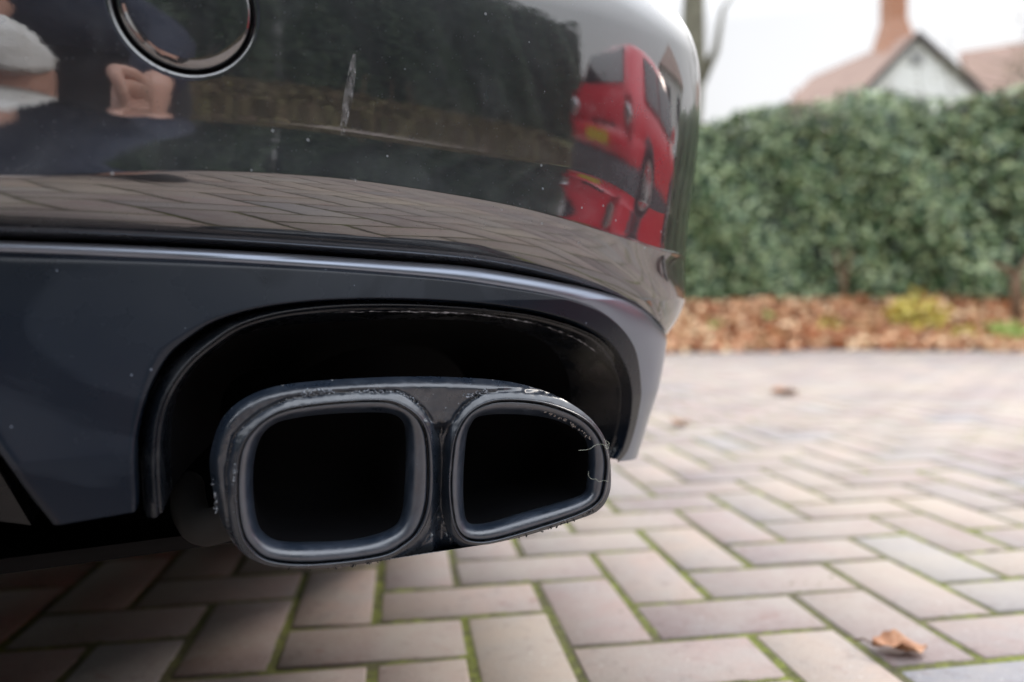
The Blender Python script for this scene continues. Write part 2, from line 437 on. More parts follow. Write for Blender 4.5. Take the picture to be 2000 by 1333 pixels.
# ---- gloss black surround lining the cut-out
PR = [(306, 1009), (302, 955), (301, 899), (306, 828), (327, 767), (367, 710), (420, 664), (470, 634), (540, 613), (620, 602), (700, 597), (800, 597),
      (900, 602), (975, 609), (1050, 620), (1125, 642), (1170, 665), (1200, 697), (1219, 738), (1223, 780), (1218, 828), (1205, 871), (1193, 892)]
oR = lambda z: oV(z)-.006
rg = ckey(hits(PR, oR), 300)
cen = np.array([.12, .285])
def inw(q, d):
    v = cen-q; v /= np.linalg.norm(v, axis=1)[:, None]; return q+v*d
rows = []
for d_, e in ((-.006, -.030), (-.0045, -.012), (-.0022, -.007), (-.0010, -.0052), (-.0002, -.0045), (.0005, -.0052), (.0010, -.0075), (.0018, -.0095), (.0026, -.0092), (.0032, -.0102),
              (.0045, -.018), (.007, -.035), (.010, -.055), (.016, -.080), (.03, -.12), (.05, -.16)):
    q = inw(rg, d_); rows.append(Msz(q[:, 0], q[:, 1], oVv(q[:, 1])+e))
M_sur = mat('dark_gloss_surround', (.009, .011, .015), .22, 0, 1.5)
t = NT(M_sur); t.l(t.ramp(t.noise(50, 6), (.35, .16), (.7, .42)), t.b.inputs['Roughness'])
t.l(t.mix(t.math('MULTIPLY', t.ramp(t.noise(30, 6, .7), (.5, 0), (.7, 1)), .06), (.007, .009, .013), (.4, .42, .45)), t.b.inputs['Base Color'])
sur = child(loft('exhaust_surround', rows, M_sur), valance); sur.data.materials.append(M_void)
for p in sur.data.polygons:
    if p.index//299 >= 12: p.material_index = 1  # deeper rows near-black: recess shade put into the colour
# pale scuff line on the inner edge of the surround, upper right
def strip(name, P, ofun, lift, wd, mt, parent, jit=.0004):
    H = crom(hits(P, ofun), 90); r1, r2 = [], []
    for i, (s_, z_) in enumerate(H):
        w_ = wd*(.35+rnd.random()*.9)*math.sin(math.pi*min(.97, max(.03, i/89)))**.5
        a = Msz(s_, z_+rnd.uniform(-jit, jit), ofun(z_)+lift); b_ = Msz(s_, z_-w_, ofun(z_)+lift-.0003)
        r1.append(a); r2.append(b_)
    return child(loft(name, [r1, r2], mt), parent)
M_scuff = mat('pale_scuff', (.17, .17, .19), .6)
t = NT(M_scuff); t.l(t.ramp(t.noise(260, 5), (.4, (.03, .03, .035)), (.62, (.32, .32, .34))), t.b.inputs['Base Color'])
strip('scuff_mark', [(620, 611), (760, 608), (905, 612), (1000, 623), (1060, 637), (1120, 660), (1165, 690)], lambda z: oV(z)-.009, .0018, .0009, M_scuff, valance)

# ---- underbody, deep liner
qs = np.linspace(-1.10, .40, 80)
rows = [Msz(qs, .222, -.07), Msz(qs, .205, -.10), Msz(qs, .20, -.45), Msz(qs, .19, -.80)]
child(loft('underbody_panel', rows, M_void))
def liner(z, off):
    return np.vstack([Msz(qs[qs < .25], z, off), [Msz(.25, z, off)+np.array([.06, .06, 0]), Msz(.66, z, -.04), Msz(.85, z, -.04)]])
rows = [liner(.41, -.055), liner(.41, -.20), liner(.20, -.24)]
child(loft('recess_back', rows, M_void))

# ------------------------------------------------------------------ exhaust trim with two tips
te = R(23.5); nE = np.array([math.sin(te), -math.cos(te), 0.0]); sE = np.array([math.cos(te), math.sin(te), 0.0])
d0 = ray(800, 900); P0e = CAM+d0*(.437/d0[1])
nE3 = nE*math.cos(R(4))+np.array([0, 0, -math.sin(R(4))]); nE3 /= np.linalg.norm(nE3)
def onE(px, py, dep):
    """point on the plane of the outlet face shifted back by dep"""
    d = ray(px, py); return CAM+d*(((P0e-nE3*dep-CAM)@nE3)/(d@nE3))
OUT = [(410, 920), (414, 872), (436, 815), (485, 774), (560, 751), (700, 739), (850, 736), (980, 744), (1065, 765), (1128, 797), (1166, 832), (1187, 872), (1193, 920),
       (1190, 965), (1165, 1000), (1100, 1024), (1030, 1046), (960, 1062), (900, 1069), (850, 1078), (800, 1086), (740, 1096), (660, 1108), (590, 1110), (520, 1104), (465, 1072), (428, 1005)]
TL = [(457, 964), (464, 885), (492, 839), (545, 802), (627, 786), (743, 779), (792, 792), (832, 829), (845, 885), (844, 980), (825, 1037), (792, 1070), (743, 1093), (611, 1109), (528, 1103), (489, 1079), (466, 1040)]
HL = [(494, 931), (505, 865), (535, 829), (594, 814), (677, 807), (753, 807), (783, 819), (792, 848), (791, 931), (783, 1007), (753, 1037), (677, 1055), (561, 1058), (518, 1043), (500, 1007)]
TR = [(876, 955), (881, 880), (890, 844), (911, 811), (944, 787), (986, 778), (1055, 783), (1115, 802), (1154, 826), (1178, 859), (1190, 898), (1188, 940), (1178, 976), (1151, 1000), (1100, 1021), (1025, 1045), (965, 1061), (929, 1064), (902, 1054), (884, 1024)]
HR = [(905, 928), (911, 856), (920, 829), (935, 814), (980, 809), (1055, 814), (1106, 829), (1139, 853), (1148, 880), (1146, 940), (1139, 964), (1100, 979), (1025, 1000), (965, 1018), (929, 1024), (912, 1018), (906, 988)]
def byangle(P, n=160):
    Q = crom(P, 800, True); c_ = (Q.min(0)+Q.max(0))/2
    a = np.arctan2(Q[:, 1]-c_[1], Q[:, 0]-c_[0]); o_ = np.argsort(a); a = a[o_]; r_ = np.hypot(*(Q[o_]-c_).T)
    return c_, a, r_
def ringpts(P, n=176):
    Q = crom(P, n, True)
    # start where the contour is furthest left so that nested loops correspond
    k = int(np.argmin(Q[:, 0]+.15*Q[:, 1])); Q = np.roll(Q, -k, axis=0)
    return Q
def tip(name, outer, hole, parent, dep0):
    A = ringpts(outer); H = ringpts(hole); cA = A.mean(0)
    # match hole points to outer by direction from the hole centre
    cH = H.mean(0); ang = np.arctan2(*(A-cA).T[::-1]); hang = np.arctan2(*(H-cH).T[::-1])
    o_ = np.argsort(hang); hx = np.interp(ang, hang[o_], H[o_, 0], period=2*math.pi); hy = np.interp(ang, hang[o_], H[o_, 1], period=2*math.pi)
    Hm = np.stack([hx, hy], 1)
    rows = []
    for u, dp in ((-.01, .030), (-.01, .010), (-.006, .0018), (.02, .0006), (.055, .0001), (.09, .0001), (.125, .0006), (.15, .0020), (.158, .0065), (.185, .0072), (.215, .0068), (.225, .0028), (.25, .0017), (.33, .0014),
                  (.48, .0019), (.62, .0031), (.75, .0054), (.86, .0090), (.94, .0135), (1.0, .020)):
        Q = A+(Hm-A)*u; rows.append([onE(x, y, dep0+dp) for x, y in Q])
    t1 = loft(name, rows, M_lip if 0 else M_trim, closed=True)
    # face materials: rolled lip is duller
    t1.data.materials.append(M_lip)
    n_ = len(Hm)
    me = t1.data
    for p in me.polygons:
        if p.index//n_ >= 11: p.material_index = 1
    base = np.array(rows[-1]); c3 = base.mean(0)
    rows2 = [base]
    for dp, sc in ((.006, .985), (.02, .96), (.05, .90)):
        rows2.append(c3+(base-c3)*sc-nE3*dp)
    tb = loft('tip_bore', rows2, M_void, closed=True, cap='end')
    child(t1, parent); child(tb, t1)
    return t1, A
from mathutils import noise as mnoise
outl = ringpts(OUT, 260)
trim_rows = []
c_out = outl.mean(0)
# outer skin going back
back = []
for dp, gr in ((.075, .93), (.05, .965), (.03, .985), (.018, .998)):
    Q = c_out+(outl-c_out)*gr; back.append([onE(x, y, dp) for x, y in Q])
# front plate with the two holes
def inside(P, q):
    x, y = q; c_ = False; n_ = len(P); j = n_-1
    for i in range(n_):
        if (P[i][1] > y) != (P[j][1] > y) and x < (P[j][0]-P[i][0])*(y-P[i][1])/(P[j][1]-P[i][1])+P[i][0]: c_ = not c_
        j = i
    return c_
AL = ringpts(TL, 140); AR = ringpts(TR, 140); ALd = ringpts(TL, 1200); ARd = ringpts(TR, 1200); outd = ringpts(OUT, 1800)
shr = lambda A, k: A.mean(0)+(A-A.mean(0))*k
hl, hr = shr(AL, .965), shr(AR, .965)
o_in = outl
pts = [tuple(p) for p in o_in]; ne = len(pts); edges = [(i, (i+1) % ne) for i in range(ne)]
def dist(P, q): return float(np.min(np.hypot(P[:, 0]-q[0], P[:, 1]-q[1])))
gx = np.arange(406, 1196, 3.4); gy = np.arange(732, 1116, 3.4)
for x in gx:
    for y in gy:
        q = (x+(1.7 if int(round((y-732)/3.4)) % 2 else 0), y)
        if not inside(o_in, q) or inside(hl, q) or inside(hr, q): continue
        if dist(o_in, q) < 1.6: continue
        pts.append(q)
vv, ee, ff, *_ = delaunay_2d_cdt([Vector(p) for p in pts], edges, [], 0, 1e-5)
vv = [np.array(v) for v in vv]
P3 = []
for v in vv:
    do = dist(outd, v)
    dl = dist(ALd, v) if not inside(AL, v) else 0; dr = dist(ARd, v) if not inside(AR, v) else 0
    dt = min(dl, dr)
    dep = .0068+.0112*max(0, 1-do/22)**2.0          # rolls back at its rim
    stepw = 15+5*mnoise.noise(Vector((v[0]*.016, v[1]*.016, 0)))+1.5*mnoise.noise(Vector((v[0]*.09, v[1]*.09, 7)))
    if dt < stepw: dep = min(dep, .0030+.0038*(dt/stepw)) if do < 14 else .0030+.0038*(dt/stepw)     # sleeve of the tip
    dep += .0022*math.exp(-((dt-stepw)/2.2)**2)
    if v[1] > 822 and 835 < v[0] < 890:
        k_ = min(1, (v[1]-822)/14); dep += k_*(.0075*max(0, 1-abs(v[0]-862)/17)**.6)
    dep -= .0016*math.exp(-((v[1]-(829-.012*(v[0]-852)**2))/2.6)**2)*(abs(v[0]-852) < 20)
    dep += .0003*mnoise.noise(Vector((v[0]*.08, v[1]*.08, 2)))
    P3.append(onE(v[0], v[1], dep))
trim_e = child(mobj('exhaust_trim', P3+[p for r_ in back for p in r_],
                    [f_ for f_ in ff if not (inside(hl, np.mean([vv[i] for i in f_], axis=0)) or inside(hr, np.mean([vv[i] for i in f_], axis=0)))]
                    + grid_faces(len(back), len(outl), True, len(P3)), M_trim))
# bridge rim of plate to skin
ring_front = []
for x, y in outl:
    ring_front.append(onE(x, y, .018))
t1, A1 = tip('exhaust_tip', TL, HL, trim_e, 0.0)
t2, A2 = tip('exhaust_tip', TR, HR, trim_e, 0.0)
# flaked crust lumps, drips and torn edges
def lumps(name, P, mt, parent, n, sz, spread, dep, flat=.5):
    V, Fa = [], []
    C = crom(P, 400)
    for _ in range(n):
        x, y = C[rnd.randrange(len(C))]; x += rnd.gauss(0, spread); y += rnd.gauss(0, spread)
        c_ = onE(x, y, dep+rnd.uniform(-.0005, .0006)); r_ = sz*rnd.uniform(.4, 1.3); b0 = len(V)
        bm_ = bmesh.new(); bmesh.ops.create_icosphere(bm_, subdivisions=2, radius=1)
        ax = rnd.uniform(0, 3)
        for v in bm_.verts:
            k_ = r_*(1+.35*mnoise.noise(v.co*1.7+Vector((b0*.37, 0, 0)))); u_ = v.co.x*math.cos(ax)-v.co.y*math.sin(ax)*.4; w_ = v.co.x*math.sin(ax)+v.co.y*math.cos(ax)*.4
            V.append(c_+sE*u_*k_+np.array([0, 0, 1])*w_*k_+nE*v.co.z*k_*flat)
        Fa += [tuple(v.index+b0 for v in f_.verts) for f_ in bm_.faces]; bm_.free()
    o = mobj(name, V, Fa, mt, smooth=True); return child(o, parent)
lumps('corrosion_crust', [(590, 772), (625, 766), (650, 768)], M_crust, trim_e, 60, .0012, 2.6, .0072)
lumps('corrosion_crust', [(690, 768), (740, 766), (790, 772), (815, 788), (826, 803)], M_crust, trim_e, 110, .0010, 2.6, .0072)
lumps('corrosion_crust', [(905, 776), (930, 769), (955, 766)], M_crust, trim_e, 100, .0010, 2.8, .0072)
lumps('corrosion_crust', [(419, 902), (420, 945), (421, 975), (424, 1000)], M_crust, trim_e, 55, .0010, 2.4, .0150)
lumps('corrosion_crust', [(461, 905), (458, 925), (456, 948)], M_crust, t1, 22, .0009, 1.6, .0008)
M_tar = mat('dark_drip', (.012, .014, .018), .25)
lumps('edge_drips', [(560, 1112), (640, 1112), (700, 1104), (760, 1094), (800, 1082)], M_tar, t1, 16, .0008, 1.0, .0015, .9)
lumps('edge_drips', [(985, 1058), (1050, 1040), (1100, 1024), (1150, 1003), (1172, 985)], M_tar, t2, 26, .0008, 1.0, .0015, .9)
lumps('bare_metal_flakes', [(1030, 795), (1060, 803), (1085, 812), (1112, 826), (1135, 842), (1150, 856)], mat('flaked_lip', (.22, .19, .17), .6), t2, 46, .0010, 1.6, .0035, .25)
M_thread = mat('pale_thread', (.55, .6, .5), .7)
def thread(P, dep, parent, rad=.00009):
    C = crom(P, 60); return child(tube('spider_thread', [onE(x+rnd.uniform(-.6, .6), y+rnd.uniform(-.6, .6), dep) for x, y in C], rad, M_thread, n=5), parent)
thread([(1130, 880), (1150, 878), (1163, 870), (1175, 868), (1184, 871), (1190, 866)], -.0006, t2)
thread([(1180, 858), (1184, 868), (1181, 874), (1188, 876), (1189, 866), (1183, 862), (1186, 880)], -.0008, t2)
thread([(1149, 922), (1150, 930), (1156, 936), (1164, 936), (1170, 941), (1180, 939), (1188, 941)], -.0006, t2)
# silencer pipe behind
pp = [np.array(onE(470, 1010, .03)), np.array(onE(400, 1030, .06)), np.array(onE(372, 1000, .09)), np.array(onE(365, 950, .13))]
child(tube('silencer_pipe', [Vector(p) for p in crom(pp, 24)], .011, mat('dull_pipe', (.02, .019, .019), .7, .2), n=16))

# ---- pale smear and dust flecks on the bumper
def smear(name, P, wd, mt):
    H = crom(hits(P, lambda z: 0), 120); rws = []
    for k_ in range(7):
        u = k_/6*2-1; row = []
        for i, (s_, z_) in enumerate(H):
            e_ = math.sin(math.pi*min(.985, max(.015, i/119)))**.4
            x_ = s_+u*wd*e_+.0009*math.sin(i*.55)*(1-abs(u)); row.append(Msz(x_, z_, bump_off(x_, z_)+.00025))
        rws.append(row)
    return child(loft(name, rws, mt), bumper)
M_smear = bpy.data.materials.new('pale_smear_film'); M_smear.use_nodes = True
t = NT(M_smear); t.b.inputs['Base Color'].default_value = (.55, .56, .58, 1); t.b.inputs['Roughness'].default_value = .8
mp_ = t.n('Mapping'); mp_.inputs['Scale'].default_value = (1.6, 1.6, .45); t.l(t.obj(), mp_.inputs[0])
nn = t.ramp(t.noise(330, 2, .5, vec=mp_.outputs[0], dist=1.2), (.38, .02), (.70, .42)); t.l(nn, t.b.inputs['Alpha'])
smear('pale_streak', [(686, 112), (684, 140), (678, 190), (672, 235), (669, 264)], .0025, M_smear)
smear('pale_spot', [(686, 346), (692, 351), (700, 356)], .0014, M_smear)

# ---- rest of the car (above and beside the frame)
M_glass = mat('tinted_glass', (.01, .012, .014), .03, 0, 1.5, 1)
M_tyre = mat('tyre_rubber', (.02, .02, .021), .8)
M_rim = mat('silver_wheel', (.42, .42, .43), .3, .8)
sl2 = np.concatenate([np.linspace(-4.75, -1.45, 12), np.linspace(-1.40, .70, 120), np.linspace(.75, 4.05, 12)])
def body_row(z, off, shiftin=0.0):
    p = Msz(sl2, z, off); f_ = np.array([math.cos(CARH), math.sin(CARH), 0])
    return p+f_*shiftin
rows = [body_row(.25, -.06), body_row(.40, -.045), body_row(.60, -.05), body_row(.612, -.06, .03), body_row(.66, -.06, .05), body_row(.85, -.055, .06), body_row(.93, -.07, .08), body_row(.96, -.10, .10),
        body_row(1.34, -.26, .28), body_row(1.42, -.34, .42), body_row(1.45, -.50, .6)]
# open the lower rows at the rear so nothing shows through the recess
Vb = np.array(rows).reshape(-1, 3); nb = len(sl2); Fb = []
for i in range(len(rows)-1):
    for j in range(nb-1):
        if i < 2 and -1.5 < sl2[j] < .78: continue
        Fb.append((i*nb+j, i*nb+j+1, (i+1)*nb+j+1, (i+1)*nb+j))
    Fb.append((i*nb+nb-1, i*nb, (i+1)*nb, (i+1)*nb+nb-1))
Fb.append([(len(rows)-1)*nb+j for j in range(nb)])
body = child(mobj('body_shell', Vb, Fb, M_paint))
def wheel(name, loc, ax, rad, wd, parent, mt_r, child_fn=None, lx=1):
    """wheel built in world space: ax = axle direction (unit, points outward)"""
    ax = Vector(ax).normalized(); up = Vector((0, 0, 1)); fw = ax.cross(up); c_ = Vector(loc)
    def ring(r_, o_, n_=40): return [c_+ax*o_+(fw*math.cos(a)+up*math.sin(a))*r_ for a in [2*math.pi*j/n_ for j in range(n_)]]
    ty = loft('tyre', [ring(rad*.66, wd*.42), ring(rad*.70, wd*.5), ring(rad*.93, wd*.5), ring(rad, wd*.38), ring(rad, -wd*.38), ring(rad*.93, -wd*.5), ring(rad*.6, -wd*.5)], M_tyre, closed=True)
    n_ = 60; V, Fa = [], []
    rws = [ring(rad*.70, wd*.46, n_), ring(rad*.64, wd*.44, n_), ring(rad*.62, wd*.10, n_)]
    V = [p for r_ in rws for p in r_]; Fa = grid_faces(3, n_, True)
    for k_ in range(5):
        a0 = 2*math.pi*k_/5+.3
        for sgn in (-1, 1):
            b0 = len(V)
            for rr_, hw, o_ in ((rad*.10, .16, wd*.40), (rad*.65, .035, wd*.44)):
                for da in (-1, 1):
                    a = a0+sgn*(.10 if rr_ < rad*.3 else .17)+da*hw
                    for oo in (o_, o_-.035): V.append(c_+ax*oo+(fw*math.cos(a)+up*math.sin(a))*rr_)
            Fa += [(b0, b0+2, b0+6, b0+4), (b0+1, b0+5, b0+7, b0+3), (b0, b0+4, b0+5, b0+1), (b0+2, b0+3, b0+7, b0+6)]
    b0 = len(V); V += ring(rad*.16, wd*.42, 20)+ring(rad*.17, wd*.3, 20); Fa += grid_faces(2, 20, True, b0); Fa.append([b0+j for j in range(20)])
    ri = mobj('rim', V, Fa, mt_r, smooth=False)
    b0 = ring(rad*.62, wd*.08, 40); dk = mobj('brake_backing', b0, [list(range(40))], M_void, smooth=False)
    return ty, ri, dk
fwd = np.array([math.cos(CARH), math.sin(CARH), 0])
for s_w, sg in ((.82, 1), (2*SC-.82, -1)):
    for ahead in (.42, 2.9):
        p = Msz(s_w, .33, -.20)+fwd*ahead
        tau_ = float(np.interp(s_w, _sg, _tau)); ax = (math.sin(tau_), -math.cos(tau_), 0)
        ty, ri, dk = wheel('w', p, ax, .33, .22, car, M_rim)
        wm = empty('wheel'); wm.parent = car
        for o in (ty, ri, dk): child(o, wm)

# ------------------------------------------------------------------ paving
BA, BOX, BOY = .1401, .0523, .7882
def bw(a, b): return BOX+.1*(math.cos(BA)*a-math.sin(BA)*b), BOY+.1*(math.sin(BA)*a+math.cos(BA)*b)
# edge of paving in front of the visible bed and behind the camera
def edge2(x): return np.maximum(-3.4-.1*x, -3.85+.67*(x-3.9))
def in_pave(x, y):
    return y < 6.35-.22*(x-1.3) and y > float(edge2(x)) and x < 9.5 and x > -7
V, Fq, Cc = [], [], []
g = .0046; bv = .0022; zt = 0.0
def brick(a, b, horiz):
    la, lb = (2, 1) if horiz else (1, 2)
    cx_, cy_ = bw(a+la/2, b+lb/2)
    if not in_pave(cx_, cy_): return
    far = math.hypot(cx_, cy_-.5) > 4.0
    ja = [rnd.gauss(0, .013) for _ in range(4)]; tz = abs(rnd.gauss(0, .0005)); tl1 = rnd.gauss(0, .0002); tl2 = rnd.gauss(0, .0002)
    gg = (g+abs(rnd.gauss(0, .0006)))*10
    c0 = [(a+gg+ja[0]*.3, b+gg+ja[1]*.3), (a+la-gg+ja[2]*.3, b+gg+ja[1]*.3), (a+la-gg+ja[2]*.3, b+lb-gg+ja[3]*.3), (a+gg+ja[0]*.3, b+lb-gg+ja[3]*.3)]
    bb = bv*10
    c1 = [(c0[0][0]+bb, c0[0][1]+bb), (c0[1][0]-bb, c0[1][1]+bb), (c0[2][0]-bb, c0[2][1]-bb), (c0[3][0]+bb, c0[3][1]-bb)]
    base = len(V)
    tone = rnd.random(); hue = rnd.random(); ps = rnd.random()
    for lay, cs, zz in ((0, c0, -.014), (1, c0, -.0018), (2, c1, 0.0)):
        for i, (p, q) in enumerate(cs):
            x, y = bw(p, q); dz = tz+(tl1 if i in (0, 3) else -tl1)+(tl2 if i in (0, 1) else -tl2)
            V.append((x, y, zz+dz)); Cc.append((tone, hue, ps, 1))
    for l_ in (0, 1):
        for i in range(4):
            j = (i+1) % 4; Fq.append((base+l_*4+i, base+l_*4+j, base+l_*4+4+j, base+l_*4+4+i))
    Fq.append((base+8, base+9, base+10, base+11))
for b in range(-75, 75):
    for a in range(-95, 110):
        m_ = (a-b) % 4
        if m_ == 0: brick(a, b, False)
        elif m_ == 1: brick(a, b, True)
M_brick = mat('block_paving', (.3, .25, .24), .75)
t = NT(M_brick); at_ = t.n('Attribute', attribute_name='tone'); sc_ = t.n('SeparateColor'); t.l(at_.outputs['Color'], sc_.inputs[0])
base = t.ramp(sc_.outputs[0], (0, (.25, .19, .18)), (.3, (.355, .255, .235)), (.5, (.30, .255, .245)), (.75, (.40, .29, .26)), (.9, (.44, .35, .29)), (1, (.27, .27, .295)))
n1 = t.noise(12, 7, .7, dist=.4); n2 = t.noise(55, 5, .65); n3 = t.noise(420, 3, .6); n4 = t.noise(2.3, 3)
c = t.mix(t.math('MULTIPLY', t.ramp(n1, (.40, 0), (.62, 1)), .65), base, (.36, .33, .31))
c = t.mix(t.math('MULTIPLY', t.ramp(n2, (.56, 0), (.76, 1)), .75), c, (.15, .105, .10))
c = t.mix(t.math('MULTIPLY', t.ramp(t.noise(17, 3, .5, dist=.5), (.66, 0), (.72, 1)), .5), c, (.22, .10, .09))
c = t.mix(t.math('MULTIPLY', t.ramp(n3, (.4, 0), (.7, 1)), .4), c, (.17, .14, .14))
c = t.mix(t.math('MULTIPLY', t.ramp(t.noise(140, 4, .7), (.55, 0), (.68, 1)), .35), c, (.46, .42, .40))
c = t.mix(t.math('MULTIPLY', t.ramp(n4, (.4, 0), (.65, 1)), .5), c, (.47, .40, .31))
c = t.mix(t.math('MULTIPLY', t.ramp(t.specks(70, .13), (0, 0), (1, 1)), .35), c, (.6, .58, .55))
t.l(c, t.b.inputs['Base Color']); t.bump(t.math('ADD', n3, t.math('MULTIPLY', n2, .8)), .5, .0012)
pave = empty('paving', kind='structure')
bpy.data.objects.remove(pave)
pave = quickmesh('paving', np.array(V), np.array(Fq), M_brick, colr=np.array(Cc), kind='structure')
# mossy joint bed
M_moss = mat('moss_joint', (.14, .17, .03), .95)
t = NT(M_moss); mossc = t.ramp(t.noise(46, 6, .65), (.30, (.10, .085, .05)), (.44, (.17, .17, .055)), (.56, (.28, .31, .06)), (.74, (.38, .42, .11)))
c = t.mix(t.math('MULTIPLY', t.ramp(t.noise(3.5, 3), (.45, 0), (.62, 1)), .75), mossc, (.17, .14, .10))
c = t.mix(t.ramp(t.noise(300, 3), (.35, 0), (.7, .55)), c, (.05, .065, .015))
t.l(c, t.b.inputs['Base Color']); t.bump(t.noise(700, 4), 1, .003)
xs = np.concatenate([np.linspace(-.95, 2.25, 620), np.linspace(2.27, 6, 120)]); ys = np.concatenate([np.linspace(.55, 2.2, 360), np.linspace(2.22, 6.2, 160)])
X, Y = np.meshgrid(xs, ys)
Zm = -.0016+.0010*np.sin(X*31+np.sin(Y*23)*2)*np.sin(Y*29+np.cos(X*17)*2)+nrg.normal(0, .0004, X.shape)
Vm = np.stack([X, Y, Zm], -1).reshape(-1, 3)
ii = np.arange(len(ys)-1)[:, None]*len(xs)+np.arange(len(xs)-1)[None]; ii = ii.ravel()
quickmesh('joint_moss', Vm, np.stack([ii, ii+1, ii+1+len(xs), ii+len(xs)], 1), M_moss, smooth=True, kind='stuff', label='green and yellow moss filling the joints between the paving blocks', cat='moss')
# ground sheet
M_soil = mat('soil', (.09, .07, .05), .95)
t = NT(M_soil); t.l(t.ramp(t.noise(14, 6), (.35, (.05, .04, .03)), (.55, (.12, .12, .04)), (.75, (.14, .16, .06))), t.b.inputs['Base Color'])
def gz(x, y):
    d1 = y-(6.35-.22*(x-1.3))
    d2 = edge2(x)-y
    return -.0075 + .36*np.clip(d1/1.5, 0, 1)**1.1*(y > 3) + .34*np.clip(d2/1.1, 0, 1)
xs = np.concatenate([[-150, -60], np.linspace(-14, 14, 141), [60, 150]]); ys = np.concatenate([[-150, -40], np.linspace(-8, 12, 161), [40, 150]])
X, Y = np.meshgrid(xs, ys); Z = gz(X, Y)
ii = (np.arange(len(ys)-1)[:, None]*len(xs)+np.arange(len(xs)-1)[None]).ravel()
quickmesh('ground', np.stack([X, Y, Z], -1).reshape(-1, 3), np.stack([ii, ii+1, ii+1+len(xs), ii+len(xs)], 1), M_soil, smooth=True, kind='structure')

# ------------------------------------------------------------------ foliage
def leafmat(name, c1, c2, c3, rough=.42, spec=.5):
    M = mat(name, c2, rough); t = NT(M); a_ = t.n('Attribute', attribute_name='tone'); s_ = t.n('SeparateColor'); t.l(a_.outputs['Color'], s_.inputs[0])
    t.l(t.ramp(s_.outputs[0], (0, c1), (.45, c2), (.85, c3), (1, c3)), t.b.inputs['Base Color'])
    t.b.inputs['Subsurface Weight'].default_value = 0
    t.b.inputs['Specular IOR Level'].default_value = spec
    return M
def leaves(name, P, Nn, size, M, parent=None, curl=.18, asp=.55, **k):
    """P centres, Nn preferred normals; each leaf is two quads folded along the rib"""
    n_ = len(P); r_ = nrg.normal(size=(n_, 3)); nn = Nn+r_*.55; nn /= np.linalg.norm(nn, axis=1)[:, None]
    t_ = nrg.normal(size=(n_, 3)); t_ -= (t_*nn).sum(1)[:, None]*nn; t_ /= np.linalg.norm(t_, axis=1)[:, None]
    b_ = np.cross(nn, t_); sz = size*nrg.uniform(.6, 1.35, n_)[:, None]
    u = [(-.5, 0, 0), (-.05, -.5, .25), (.5, 0, -.12), (-.05, .5, .25)]
    Vs = [P+t_*sz*a-(b_*sz*b*asp)+nn*sz*c_*curl for a, b, c_ in u]
    Vs.insert(1, P+t_*sz*.0)
    # verts: 0 base,1 mid(rib),2 left,3 tip,4 right -> two quads
    Va = np.stack([Vs[0], Vs[2], Vs[3], Vs[4]], 1)
    tris = np.arange(n_)[:, None]*4
    Fq = np.concatenate([tris+np.array([0, 1, 2]), tris+np.array([0, 2, 3])])
    tone = nrg.random(n_); cl = np.stack([tone, nrg.random(n_), tone, np.ones(n_)], 1)
    return quickmesh(name, Va.reshape(-1, 3), Fq, M, parent, colr=np.repeat(cl, 4, axis=0), **k)
M_hl = leafmat('hedge_leaf', (.014, .045, .018), (.080, .165, .060), (.40, .50, .26), .34, .75)
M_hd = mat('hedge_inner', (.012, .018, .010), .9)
M_stem = mat('woody_stem', (.16, .10, .06), .85)
def hedge(name, A, B, z0, z1, th, n_, size, Mt, label, dens_side=1, topvar=.06):
    A = np.array(A, float); B = np.array(B, float); Lg = np.linalg.norm(B-A); e = (B-A)/Lg; nrm = np.array([e[1], -e[0]])
    mid = (A+B)/2
    if nrm@(-mid) < 0: nrm = -nrm     # faces the camera
    root = empty(name, (*A, 0), label=label, cat='hedge')
    u = nrg.random(n_)*Lg; v = nrg.random(n_)
    zt_ = z1+topvar*np.sin(u*2.1)+topvar*.6*np.sin(u*5.3+1)
    bul = .10*np.sin(u*3.3+v*4)+.07*np.sin(u*7.1+v*9)
    top = nrg.random(n_) < .22
    dpt = np.where(top, -nrg.random(n_)*th, bul-np.abs(nrg.normal(0, .07, n_)))
    zz = np.where(top, zt_-np.abs(nrg.normal(0, .04, n_)), z0+v*(zt_-z0))
    P = np.stack([A[0]+e[0]*u+nrm[0]*dpt, A[1]+e[1]*u+nrm[1]*dpt, zz], 1)
    Nn = np.where(top[:, None], np.array([0, 0, 1.]), np.array([nrm[0], nrm[1], .45]))
    P[:, :2] -= A
    leaves('foliage', P, Nn, size, Mt, root)
    # dark twiggy core, uneven
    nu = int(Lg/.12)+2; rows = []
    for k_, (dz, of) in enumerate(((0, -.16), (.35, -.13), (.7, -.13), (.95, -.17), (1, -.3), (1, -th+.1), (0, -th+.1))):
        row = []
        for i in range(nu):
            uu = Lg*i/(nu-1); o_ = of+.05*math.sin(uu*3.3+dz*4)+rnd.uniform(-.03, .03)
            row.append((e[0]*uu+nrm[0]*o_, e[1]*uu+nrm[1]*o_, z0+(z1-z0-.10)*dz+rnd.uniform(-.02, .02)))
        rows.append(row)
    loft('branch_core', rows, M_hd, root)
    for k_ in range(max(3, int(Lg/.7))):
        uu = rnd.uniform(0, Lg); p0 = np.array([e[0]*uu+nrm[0]*-.1, e[1]*uu+nrm[1]*-.1, z0-.35])
        p1 = p0+np.array([rnd.uniform(-.15, .15), nrm[1]*.1, .5]); p2 = p1+np.array([rnd.uniform(-.25, .25), 0, .35])
        tube('stem', [p0, p1, p2], [.028, .02, .01], M_stem, root, n=7)
    return root
hedge('garden_hedge', (-3.2, 9.95), (9.6, 5.15), .40, 2.33, 1.3, 46000, .075, M_hl, 'clipped green hedge beyond the block paving with brown leaves along its foot')
